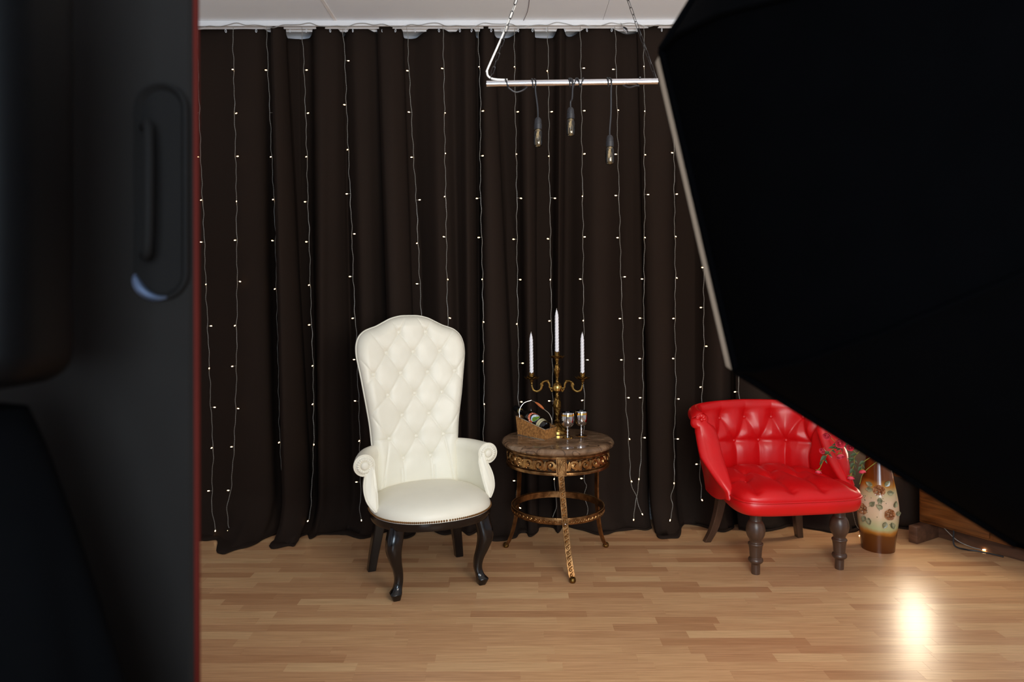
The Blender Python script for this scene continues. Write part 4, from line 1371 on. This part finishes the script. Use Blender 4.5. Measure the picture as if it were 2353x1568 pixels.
# ------------------------------------------------------------------ goblets
def goblet(label, loc):
    g = thing('goblet', label, 'goblet', loc, 0, 'silver goblets on the marble table')
    out = cr([(.006, .052), (.018, .056), (.029, .066), (.0345, .082), (.0355, .100), (.0345, .118), (.0325, .132)], 6)
    inn = [(max(.001, r_ - .0014), z + .0015) for r_, z in out[::-1]]
    MB().lathe([tuple(p) for p in out] + inn, 40).build('bowl', M['silver'], g, angle=50)
    MB().lathe([(.0346, .1150), (.0352, .1150), (.0340, .1245), (.0334, .1245), (.0346, .1150)], 40, caps=False).build('gold_tone_band', M['gold_tone'], g)  # gold-coloured band just below the rim
    MB().lathe([tuple(p) for p in cr([(.003, .010), (.0032, .014), (.0068, .020), (.0035, .026), (.0040, .029), (.0075, .036), (.0040, .043), (.0035, .047), (.007, .053)], 5)], 20).build('stem', M['silver'], g)
    MB().lathe([(.002, .0), (.0285, .0), (.0295, .0016), (.028, .003), (.016, .006), (.007, .010), (.003, .014)], 36).build('foot', M['silver'], g, angle=50)
    MB().tube([(.0293 * math.cos(a), .0293 * math.sin(a), .0018) for a in np.linspace(0, 2 * PI, 40, endpoint=False)], .0016, 5, closed=True).build('foot_rim', M['gold_tone'], g)
goblet('silver goblet nearer the basket, left of the pair', (.289, 3.575, TZ))
goblet('silver goblet on the right of the pair, nearer the table edge', (.366, 3.622, TZ))

# ------------------------------------------------------------------ hanging chrome bar with three bulbs
YB = 2.45
pA, pB = P(1119, 193, YB), P(1512, 188, YB)
pm = (pA + pB) / 2
pn = thing('pendant_light', 'chrome bar hung on chains with three bare filament bulbs on black cords', 'lamp', pm)
axis = (pB - pA).normalized()
hl = (pB - pA).length / 2
def bar_pt(u, y=0, z=0):
    return Vector((P(u, 190, YB).x - pm.x, y, (P(u, 190, YB).x - pm.x) * axis.z / axis.x + z))
BRD = .0113
bar = MB()
q4 = axis.to_track_quat('Z', 'Y').to_matrix().to_4x4()
bar.lathe([(BRD - .002, -hl + .003), (BRD, -hl), (BRD, hl), (BRD - .002, hl - .003), (BRD - .002, hl - .02), (.001, hl - .02)], 28).xf(q4)
bar.build('bar', M['chrome'], pn, angle=30)
hook = Vector((P(1312, -330, YB).x, YB, ZC)) - pm
lk = MB().tube([(.0050 * math.cos(a), 0, .0050 * math.sin(a) + (.010 if math.sin(a) >= 0 else -.010)) for a in np.linspace(0, 2 * PI, 16, endpoint=False)], .0011, 5, closed=True).mesh('chain_link', M['chain'])
def chain(a, b):
    d = b - a
    n = int(d.length / .0262)
    for i in range(n):
        p = a + d * ((i + .5) / n)
        o = link('chain_link', lk, pn)
        o.location = p
        o.rotation_mode = 'QUATERNION'
        from mathutils import Quaternion
        o.rotation_quaternion = d.to_track_quat('Z', 'Y') @ Quaternion((0, 0, 1), R(90 * (i % 2) + 20))
eL, eR = bar_pt(1126, 0, BRD), bar_pt(1508, 0, BRD)
hkL, hkR = hook + Vector((-.01, 0, 0)), hook + Vector((.01, 0, 0))
chain(eL, hkL); chain(eR, hkR)
MB().lathe([(.002, .0), (.022, .0), (.022, -.006), (.012, -.014), (.004, -.020)], 20, tuple(hook)).build('ceiling_hook', M['chrome'], pn)
# white supply cable following the left chain
def onl(t, dx=0, dy=.006):
    return eL + (hkL - eL) * t + Vector((dx, dy, 0))
wcab = cr([tuple(onl(1)), tuple(onl(.75, .004)), tuple(onl(.5, -.002)), tuple(onl(.36, .002)), tuple(onl(.22, -.006)), tuple(bar_pt(1123, .002, .060)), tuple(bar_pt(1120.5, 0, .044)), tuple(bar_pt(1122, 0, .030)), tuple(bar_pt(1130, 0, .020)), tuple(bar_pt(1142, 0, .016)), tuple(bar_pt(1155, 0, .0145)), tuple(bar_pt(1167, -.002, .0135))], 10)
MB().tube(wcab, .0036, 8).build('supply_cable', M['white_cable'], pn)
def coil(u0, turns, du, r_=.0150):
    pts = []
    for k in range(int(turns * 16) + 1):
        a = 2 * PI * k / 16
        p = bar_pt(u0 + du * k / 16)
        pts.append((p.x, p.y - r_ * math.sin(a), p.z + r_ * math.cos(a)))
    return pts
def bulb_set(ucord, usock, vtop_sock, vbot, pts_extra):
    st_ = P(usock, vtop_sock, YB) - pm
    # cord
    coil_ = coil(ucord - 8, 1.0, 6)
    pth_ = coil_ + [tuple(bar_pt(ucord + 1, -.0150, 0)), tuple(Vector((bar_pt(ucord).x, -.014, -.03)))] + [tuple(Vector((bar_pt(ucord).x * .5 + st_.x * .5 + .002, -.006, (st_.z - .03) * .5))), tuple(st_ + Vector((0, 0, .02))), tuple(st_ + Vector((0, 0, -.002)))]
    MB().tube(cr(pth_, 3), .0028, 7).build('cord', M['rubber'], pn)
    k = abs(P(usock, vbot, YB).z - P(usock, vtop_sock, YB).z)
    sh = k * .40
    so_ = MB().lathe([(.003, .0), (.0065, -.001), (.0105, -.006), (.0125, -.012), (.0128, -sh * .55), (.0140, -sh * .58), (.0140, -sh), (.010, -sh - .001)], 24, tuple(st_)).build('lamp_socket', M['rubber'], pn, angle=35)
    gb = -sh
    ge = -k
    L_ = ge - gb
    prof = [(.0105, gb), (.0125, gb + L_ * .08), (.0155, gb + L_ * .2), (.0157, gb + L_ * .75), (.0145, gb + L_ * .88), (.010, gb + L_ * .96), (.0035, gb + L_ * .995), (.0008, ge)]
    bo_ = MB().lathe(prof, 28, tuple(st_)).build('bulb_glass', M['bulbglass'], so_, angle=60)
    fl = MB()
    fl.lathe([(.0095, gb), (.0095, gb + L_ * .06), (.0035, gb + L_ * .14), (.0022, gb + L_ * .45), (.003, gb + L_ * .47)], 12, tuple(st_))
    for a in np.linspace(0, 2 * PI, 4, endpoint=False):
        x, y_ = .0075 * math.cos(a), .0075 * math.sin(a)
        fl.tube([st_ + Vector((x * .4, y_ * .4, gb + L_ * .3)), st_ + Vector((x, y_, gb + L_ * .42)), st_ + Vector((x * .9, y_ * .9, gb + L_ * .85))], .0006, 4)
    fl.build('filament', M['filament'], so_)
bulb_set(1231, 1237, 270, 339, None)
bulb_set(1316, 1312, 247, 314, None)
bulb_set(1404, 1402, 311, 379, None)
# spare cord loops on the bar
for nm, pts in (('cord_loop', coil(1162, .5, 14) + [tuple(bar_pt(1170, -.015, -.020)), tuple(bar_pt(1185, -.010, -.034)), tuple(bar_pt(1202, -.004, -.026)), tuple(bar_pt(1212, .004, -.012))]),
                ('cord_loop', coil(1310, 1.5, 16)), ('cord_loop', coil(1342, 1.4, -16)),
                ('cord_loop', [tuple(bar_pt(1432, .004, -.010)), tuple(bar_pt(1446, -.006, -.022)), tuple(bar_pt(1460, -.012, -.018))] + coil(1466, 1.1, 5)[8:])):
    MB().tube(cr(pts, 3), .0028, 7).build(nm, M['rubber'], pn)

# ------------------------------------------------------------------ octagonal softbox in the right foreground
YO = 0.95
SB_YAW = R(0)
sax, snr = Vector((math.cos(SB_YAW), -math.sin(SB_YAW), 0)), Vector((math.sin(SB_YAW), math.cos(SB_YAW), 0))
def on_box(u, v):
    m0, d_ = P(1605, 485, .95), P(u, v, 1.0) - Vector((0, 0, CAM_H))
    return Vector((0, 0, CAM_H)) + d_ * (snr.dot(m0) / snr.dot(d_))
v1, v2 = on_box(1521, 118), on_box(1690, 852)
e = Vector(((v2 - v1).dot(sax), (v2 - v1).z))
el = e.length
mid = (v1 + v2) / 2
nrm2 = Vector((-e.y, e.x)).normalized()
if nrm2.x < 0:
    nrm2 = -nrm2
apo = el / 2 / math.tan(PI / 8)
oc = mid + sax * nrm2.x * apo + Vector((0, 0, nrm2.y * apo))
Rr = el / 2 / math.sin(PI / 8)
a_first = math.atan2(v1.z - oc.z, (v1 - oc).dot(sax))
sb = thing('softbox', 'large black octagonal softbox seen from behind in the right foreground', 'softbox', (oc.x, oc.y, 0), -SB_YAW)
def opt(k, r_, y_):
    a = a_first + k * PI / 4
    return Vector((r_ * math.cos(a), y_ - YO, oc.z + r_ * math.sin(a)))
prof = [(Rr, YO), (Rr * .985, YO - .06), (Rr * .93, YO - .14), (Rr * .82, YO - .22), (Rr * .66, YO - .30), (Rr * .46, YO - .365), (Rr * .24, YO - .41), (.085, YO - .43)]
for k in range(8):
    rows = []
    for (r_, y_) in prof:
        A_, B_ = opt(k, r_, y_), opt(k + 1, r_, y_)
        row = []
        for t in np.linspace(0, 1, 9):
            p = A_.lerp(B_, t)
            sag = .016 * math.sin(PI * t) * (r_ / Rr) * math.sin(PI * min(1, max(0, (YO - y_) / .43)))
            row.append((p.x, p.y + sag, p.z))
        rows.append(row)
    MB().grid(rows).build('fabric_panel', M['softbox'], sb, angle=70)
    MB().tube([opt(k, r_ * 1.002, y_ - .002) for r_, y_ in prof], .0042, 6).build('rod_sleeve', M['softbox'], sb)
    a1, b1 = opt(k, Rr, YO), opt(k + 1, Rr, YO)
    a2, b2 = opt(k, Rr * .998, YO + .045), opt(k + 1, Rr * .998, YO + .045)
    a3, b3 = opt(k, Rr * .985, YO + .045), opt(k + 1, Rr * .985, YO + .045)
    a4, b4 = opt(k, Rr * .985, YO), opt(k + 1, Rr * .985, YO)
    MB().add([a1, a2, b2, b1], [(0, 1, 2, 3)]).build('edge_lip', M['softbox_lip'], sb, smooth=False)
    # black binding that folds over the rim
    MB().tube([opt(k, Rr * .999, YO - .004), opt(k + 1, Rr * .999, YO - .004)], .007, 8).build('binding', M['softbox'], sb)
rows = [[tuple(opt(k, r_, YO + .012)) for k in range(8)] for r_ in (.01, Rr * .5, Rr * .984)]
MB().loft(rows, (True, False)).build('diffuser', M['diffuser'], sb, smooth=False)
MB().lathe([(.06, -.02), (.092, -.02), (.092, .03), (.06, .03), (.06, -.02)], 32).xf(Matrix.Translation((0, -.43, oc.z)) @ Matrix.Rotation(R(90), 4, 'X')).build('speed_ring', M['black_plastic'], sb)
hdm = MB().box((-.06, -.80, oc.z - .07), (.06, -.44, oc.z + .07), bev=.015).build('flash_head', M['black_plastic'], sb)
MB().box((-.012, -.66, oc.z - .16), (.012, -.60, oc.z - .07), bev=.004).build('bracket', M['black_plastic'], sb)
MB().tube([(0, -.63, .05), (0, -.63, oc.z - .14)], .013, 12).build('stand_pole', M['black_plastic'], sb)
for k in range(3):
    a = R(-90 + 120 * k)
    MB().tube([(0, -.63, .42), (.42 * math.cos(a), -.63 + .42 * math.sin(a), .012)], .010, 10).build('stand_leg', M['black_plastic'], sb)

# ------------------------------------------------------------------ left foreground
YP = 0.75
xr = P(441, 784, YP).x
bp = thing('equipment_case', 'tall charcoal equipment case with red edge filling the left foreground', 'case', (xr, YP, 0))
MB().loft([[(x, y_, z) for x, y_ in ((-.50, .004), (-.496, 0), (-.004, 0), (0, .004), (-.006, .012), (-.045, .06), (-.50, .06))] for z in (0, 1.98)]).build('shell', M['charcoal'], bp, angle=30)
MB().loft([[(x, y_, z) for x, y_ in ((-.002, .0045), (.0045, .005), (.0050, .008), (.002, .014), (-.006, .012))] for z in (.004, 1.976)]).build('edging', M['red_edge'], bp, angle=30)
p0, p1 = P(312, 188, YP), P(438, 690, YP)
xa, xb, zb, ztp = p0.x - xr, p1.x - xr, p1.z, p0.z
rr_ = (xb - xa) * .5
def rrect(ins):
    o = []
    for cx, cz, a0 in ((xb - rr_, zb + rr_, -90), (xb - rr_, ztp - rr_, 0), (xa + rr_, ztp - rr_, 90), (xa + rr_, zb + rr_, 180)):
        for d in range(0, 91, 15):
            o.append((cx + (rr_ - ins) * math.cos(R(a0 + d)), cz + (rr_ - ins) * math.sin(R(a0 + d))))
    return o
po_ = MB().loft([[(x, 0, z) for x, z in rrect(0)], [(x, -.006, z) for x, z in rrect(.001)], [(x, -.007, z) for x, z in rrect(.004)], [(x, -.002, z) for x, z in rrect(.009)]]).build('handle_plate', M['case_plate'], bp, angle=35)
MB().tube(cr([(xa + .012, -.006, ztp - .05), ((xa + xb) / 2 - .004, -.022, ztp - .06), ((xa + xb) / 2 - .004, -.024, zb + .06), (xa + .012, -.006, zb + .05)], 6), .005, 8).build('grip', M['case_plate'], po_)
lt = [(xa + rr_ + (rr_ - .003) * math.cos(R(a)), -.007, zb + rr_ + (rr_ - .003) * math.sin(R(a))) for a in range(182, 292, 8)]
MB().tube(lt, [.0012 + .0042 * math.sin(PI * (i / (len(lt) - 1)) ** .7) for i in range(len(lt))], 8).build('rim_glint', M['rim_glint'], bp)  # raised arc standing in for the bluish highlight on the plate's lower edge
fh = thing('flash_unit', 'black studio flash unit with pale control knobs at the far left edge', 'flash', (-.475, .575, 0))
MB().box((-.10, -.05, 1.278), (.088, .05, 1.72), bev=.03, seg=4).build('body', M['black_plastic'], fh)
for z, r_ in ((1.555, .012), (1.62, .010)):
    MB().lathe([(r_, 0), (r_, .010), (r_ * .8, .014), (.001, .014)], 18).xf(Matrix.Translation((-.005, -.05, z)) @ Matrix.Rotation(R(90), 4, 'X')).build('control_knob', M['rail'], fh)
MB().tube([(-.02, 0, 0.02), (-.02, 0, 1.29)], .014, 12).build('stand_pole', M['black_plastic'], fh)
for k in range(3):
    a = R(100 + 120 * k)
    MB().tube([(-.02, 0, .36), (-.02 + .30 * math.cos(a), .30 * math.sin(a) * .5, .010)], .010, 10).build('stand_leg', M['black_plastic'], fh)
# cloth hung over the stand below the flash
rows = []
for i in range(40):
    t = i / 39
    z = 1.255 * (1 - t) + .012 * t
    rx = .055 + .16 * min(1, t * 1.9) ** .8 + .03 * t
    ry = .035 + .055 * min(1, t * 3)
    rows.append([((rx * (1 + .07 * math.sin(7 * a + 2 * t) * min(1, t * 4))) * math.cos(a), ry * (1 + .1 * math.sin(5 * a)) * math.sin(a), z) for a in np.linspace(0, 2 * PI, 64, endpoint=False)])
cl = MB().loft(rows).build('drape', M['black_cloth'], fh, angle=80)
cl.location = (-.015, .03, 0)
cl['label'] = 'black cloth hung over the stand'

# ------------------------------------------------------------------ vase with relief roses
VP = Vector((1.980, 3.70, 0))
vs_ = thing('floor_vase', 'tall brown and cream glazed floor vase with raised roses beside the red chair', 'vase', VP, R(4))
vprof = cr([(.082, 0), (.0835, .02), (.090, .08), (.098, .14), (.1025, .19), (.102, .23), (.096, .28), (.087, .33), (.077, .38), (.069, .42), (.062, .46), (.058, .49), (.060, .515), (.068, .535)], 5)
def vr(z):
    return float(np.interp(z, vprof[:, 1], vprof[:, 0]))
MB().lathe([(.002, 0)] + [tuple(p) for p in vprof] + [(.064, .537), (.053, .49), (.05, .40)], 56).build('body', M['vase'], vs_, angle=50)
def on_vase(a, z, h=0.0):
    r_ = vr(z) + h
    return Vector((r_ * math.cos(a), r_ * math.sin(a), z))
def leaf_rows(L_, W_, bend=0.1, nl=6):
    rows = []
    for i in range(nl + 1):
        t = i / nl
        w = W_ * math.sin(PI * min(.985, max(.03, t)) ** .8)
        rows.append([(x * w, t * L_, bend * L_ * t * t * -1 + abs(x) * w * .35) for x in (-1, -.5, 0, .5, 1)])
    return rows
rl_me = None
def relief_leaf(a, z, rot, L_=.036, W_=.013):
    n_ = Vector((math.cos(a), math.sin(a), 0))
    up = Vector((0, 0, 1))
    sd = up.cross(n_)
    Mx = Matrix((sd * math.cos(rot) + up * math.sin(rot), up * math.cos(rot) - sd * math.sin(rot), n_)).transposed().to_4x4()
    Mx.translation = on_vase(a, z, .003)
    mb = MB().grid(leaf_rows(L_, W_, -.05)).grid([[(x, y, z_ - .004) for x, y, z_ in row] for row in leaf_rows(L_, W_, -.05)])
    mb.xf(Mx).build('relief_leaf', M['relief_leaf'], vs_, angle=80)
def relief_rose(a, z, R0=.030):
    n_ = Vector((math.cos(a), math.sin(a), 0))
    up = Vector((0, 0, 1))
    sd = up.cross(n_)
    Mx = Matrix((sd, up, n_)).transposed().to_4x4()
    Mx.translation = on_vase(a, z, .0)
    mb = MB()
    for ringi, (rad, cnt, tilt, hh) in enumerate(((R0, 6, .35, .008), (R0 * .72, 5, .75, .013), (R0 * .42, 4, 1.1, .017), (R0 * .18, 3, 1.35, .020))):
        for k in range(cnt):
            a_ = 2 * PI * k / cnt + ringi * .6
            rows = []
            for i in range(5):
                t = i / 4
                rows.append([((rad * t * .9 + .003) * math.cos(a_ + x * .62 * (.4 + .6 * t)), (rad * t * .9 + .003) * math.sin(a_ + x * .62 * (.4 + .6 * t)), hh * (.35 + .75 * t * tilt) - .006 * x * x) for x in (-1, -.5, 0, .5, 1)])
            mb.grid(rows)
    mb.sphere((0, 0, .012), R0 * .3, 8, 6)
    mb.xf(Mx).build('relief_rose', M['relief_rose'], vs_, angle=80)
F0 = R(-118)     # side of the vase that faces the camera
for da, z in ((R(0), .335), (R(-48), .225), (R(28), .215), (R(150), .30)):
    relief_rose(F0 + da, z)
for da, z, rot in ((-22, .355, 1.1), (20, .36, -.7), (25, .325, -1.5), (2, .300, 3.1), (-20, .335, 1.6), (-60, .27, .2), (-25, .25, -.7), (-40, .19, 2.8), (-30, .185, 3.4), (8, .245, 1.0), (45, .25, -.4), (18, .175, 2.7), (34, .172, 3.5), (50, .215, -1.5)):
    relief_leaf(F0 + R(da), z, rot)
dt = MB()
for k in range(26):
    a = F0 + random.uniform(-1.1, 1.1)
    z = random.uniform(.16, .30)
    dt.sphere(tuple(on_vase(a, z, .001)), .0026, 6, 4)
dt.build('raised_dots', M['relief_leaf'], vs_)

# ------------------------------------------------------------------ artificial rose sprays
def make_rose_mesh():
    mb = MB()
    for ringi, (r_, h, cnt) in enumerate(((.0145, .017, 5), (.0105, .019, 4), (.006, .020, 3))):
        for k in range(cnt):
            a0 = 2 * PI * k / cnt + ringi * .5
            rows = []
            for i in range(6):
                t = i / 5
                rad = r_ * (math.sin(PI * .5 * min(1, t * 1.7)) * .95 + (.22 * t * t if ringi == 0 else .05 * t))
                rows.append([((rad * (1 - .05 * x * x) + .0006 * x) * math.cos(a0 + x * PI / cnt * 1.25), (rad * (1 - .05 * x * x) + .0006 * x) * math.sin(a0 + x * PI / cnt * 1.25), h * (t - .16 * t * x * x)) for x in np.linspace(-1, 1, 7)])
            mb.grid(rows)
    mb.sphere((0, 0, .011), .0045, 7, 5, (1, 1, 1.6))
    return mb.mesh('rose', M['rose'], angle=80)
def make_sepal_mesh():
    mb = MB()
    for k in range(5):
        a0 = 2 * PI * k / 5
        mb.tube([(0, 0, -.001), (.008 * math.cos(a0), .008 * math.sin(a0), .003), (.016 * math.cos(a0 + .1), .016 * math.sin(a0 + .1), .001 - .004 * (k % 2))], [.0022, .0018, .0004], 4)
    mb.lathe([(.0015, -.006), (.004, -.002), (.005, .002), (.002, .004)], 8)
    return mb.mesh('sepals', M['stem'])
rose_me, sepal_me = make_rose_mesh(), make_sepal_mesh()
leaf_me = MB().grid(leaf_rows(.042, .011, .25, 7)).mesh('leaf', M['leaf'], angle=80)
def spray(label, pts, roses, leaves):
    """pts: stem path in world space; roses: (tip position, direction, scale); leaves: (fraction along the stem, yaw, droop)"""
    off = VP + Vector((0, 0, .50))
    t = thing('rose_spray', label, 'flowers', off, 0, 'artificial rose sprays hanging from the vase')
    path = [Vector(p) - off for p in cr([tuple(p) for p in pts], 8)]
    MB().tube(path, .0019, 6).build('stem', M['stem'], t)
    for (tip, d, s_) in roses:
        tip = Vector(tip) - off
        near_ = min(path, key=lambda q_: (q_ - tip).length)
        d = Vector(d).normalized()
        if (near_ - tip).length > .004:
            MB().tube(cr([tuple(near_), tuple((near_ + tip) / 2 - d * .006), tuple(tip)], 5), .0013, 5).build('twig', M['stem'], t)
        qd = d.to_track_quat('Z', 'Y')
        o = link('rose', rose_me, t); o.location = tip; o.rotation_mode = 'QUATERNION'; o.rotation_quaternion = qd; o.scale = (s_, s_, s_)
        o2 = link('sepals', sepal_me, o)
    for (f_, yaw, dr) in leaves:
        i = min(len(path) - 1, int(f_ * (len(path) - 1)))
        d = Vector((math.cos(yaw), math.sin(yaw) * .6, dr)).normalized()
        o = link('leaf', leaf_me, t)
        o.location = path[i]
        zq = Vector((0, -.6, .8))
        zq = (zq - d * zq.dot(d)).normalized()
        xq = d.cross(zq)
        o.rotation_mode = 'QUATERNION'
        o.rotation_quaternion = Matrix((xq, d, zq)).transposed().to_quaternion()
        s_ = random.uniform(.65, .95)
        o.scale = (s_, s_, s_)
mouth = VP + Vector((0, 0, .50))
over = Vector((1.86, 3.55, .80))
Y1_ = 3.42
spray('rose spray drooping over the red chair arm with a rose near the seat',
      [mouth, mouth + Vector((-.03, -.06, .16)), Vector((1.80, 3.48, .80)), P(1935, 1015, Y1_), P(1912, 1035, Y1_), P(1896, 1052, Y1_), P(1882, 1080, Y1_)],
      [(P(1880, 1082, Y1_), (-.2, -.3, -1), .95), (P(1892, 1036, Y1_), (-.7, -.5, -.2), .95), (P(1901, 1001, Y1_), (-.5, -.6, -.3), 1.15)],
      [(.55, 3.3, .1), (.62, 2.9, .0), (.70, .2, -.4), (.74, 3.0, -.2), (.78, .2, -.6), (.82, 3.6, -.5), (.88, .1, -.8), (.90, 2.4, -.9), (.66, .5, .3)])
spray('rose spray with two full roses beside the right edge of the red chair',
      [mouth, mouth + Vector((-.02, -.08, .15)), Vector((1.84, 3.46, .74)), P(1955, 1015, Y1_), P(1940, 1022, Y1_ - .01), P(1928, 1036, Y1_ - .01)],
      [(P(1928, 1017, Y1_ - .03), (-.25, -1, -.25), 1.45), (P(1928, 1045, Y1_ - .02), (.05, -.6, -.8), 1.2)],
      [(.62, .3, -.1), (.7, .4, -.3), (.78, 3.2, -.2), (.86, .2, -.9), (.92, 2.9, -.6), (.97, .6, -1.0)])
spray('rose spray hanging straight down between the red chair and the vase',
      [mouth, mouth + Vector((-.03, -.10, .12)), Vector((1.90, 3.50, .66)), P(1968, 1045, 3.5), P(1962, 1066, 3.5), P(1956, 1092, 3.5)],
      [(P(1954, 1095, 3.5), (-.1, -.3, -1), 1.1), (P(1953, 1030, 3.49), (-.4, -.8, .1), 1.1)],
      [(.60, 3.1, -.2), (.68, 3.3, -.6), (.74, .1, -.7), (.80, 3.0, -1.0), (.84, .2, -1.2), (.90, 3.3, -1.4), (.93, .0, -1.4), (.72, 2.8, .1)])
spray('short rose spray hanging against the dark neck of the vase',
      [mouth, mouth + Vector((-.02, -.09, .08)), Vector((1.935, 3.50, .60)), P(1986, 1062, 3.5), P(1979, 1080, 3.5)],
      [(P(1979, 1081, 3.5), (.1, -.4, -1), 1.05)],
      [(.78, 3.2, -.5), (.85, .1, -.9), (.92, 3.0, -1.0)])
spray('bare cut stem end hanging beside the vase neck',
      [mouth, mouth + Vector((.0, -.10, .06)), Vector((1.955, 3.515, .57)), P(1988, 1084, 3.5), P(1974, 1115, 3.5)], [], [(.5, 3.0, -.3)])

# ------------------------------------------------------------------ low cabinet with lit lamp behind the softbox
c0, c1 = Vector((2.30, 3.86, 0)), Vector((2.56, 3.416, 0))
fd = (c1 - c0).normalized()
cb = thing('low_cabinet', 'low brown veneered cabinet on dark block feet at the right, behind the softbox', 'cabinet', c0, math.atan2(fd.y, fd.x))
# local x runs along the front towards the camera, local +y points into the body
CL, CD, CH = .74, .26, .33
MB().box((0, 0, .093), (CL, CD, CH), bev=.003).build('carcass', M['cabinet'], cb, angle=30)
MB().box((-.12, -.05, CH), (CL + .02, CD + .01, CH + .028), bev=.006).build('top', M['cabinet'], cb, angle=30)
for k in range(2):
    d_ = MB().box((.012 + k * (CL / 2 - .004), -.012, .105), (.012 + k * (CL / 2 - .004) + CL / 2 - .02, 0, CH - .012), bev=.003).build('door', M['cabinet'], cb, angle=30)
    MB().lathe([(.006, 0), (.005, .012), (.010, .018), (.008, .024), (.001, .025)], 14).xf(Matrix.Translation((CL / 2 - .05 + k * .1, -.012, .25)) @ Matrix.Rotation(R(90), 4, 'X')).build('knob', M['dark_wood'], d_)
MB().box((.03, .10, .002), (CL - .03, .12, .093)).build('light_stop', M['block'], cb, smooth=False)  # board added to keep light from reaching the floor under the cabinet
for k in (0, 1):
    x = .004 + k * (CL - .06)
    MB().box((x, -.115, 0), (x + .048, CD - .01, .093 + .006 * 0), bev=.004).build('block_foot', M['block'], cb, angle=30)
lp = thing('table_lamp', 'lit column lamp with warm white shade standing on the low cabinet', 'lamp', cb.matrix_world.translation)
lx = Matrix.Translation(c0) @ Matrix.Rotation(math.atan2(fd.y, fd.x), 4, 'Z') @ Vector((-.04, .03, CH + .028))
lp.location = lx
MB().lathe([(.06, 0), (.06, .010), (.03, .016), (.012, .02), (.012, .05)], 28).build('base', M['black_plastic'], lp)
MB().lathe([(.066, .03), (.070, .035), (.070, .32), (.066, .325)], 28).build('shade', M['lamp_shade'], lp)
# cord on the floor below the cabinet
cd = MB().tube(cr([tuple(P(2190, 1222, 3.70)), (P(2192, 1245, 3.66).x, 3.66, .03), (2.435, 3.66, .006), (2.47, 3.65, .005), (2.51, 3.62, .005), (2.56, 3.56, .006)], 10), .0042, 7).build('power_cable', M['rubber'])
tag(cd, 'black power cord lying in a loop on the floor under the cabinet', 'cord')
c2 = thing('light_string_end', 'silvery end of a light string with one lit bulb on the floor by the cabinet', 'fairy lights', (2.445, 3.69, 0))
MB().tube(cr([(-.06, .10, .09), (-.02, .04, .035), (.03, .0, .012), (.075, -.03, .006)], 10), .0022, 6).build('wire', M['wire'], c2)
o = link('led', led_me, c2); o.location = (.075, -.03, .006); o.rotation_euler = (0, R(90), R(-20)); o.scale = (1.4, 1.4, 1.4)
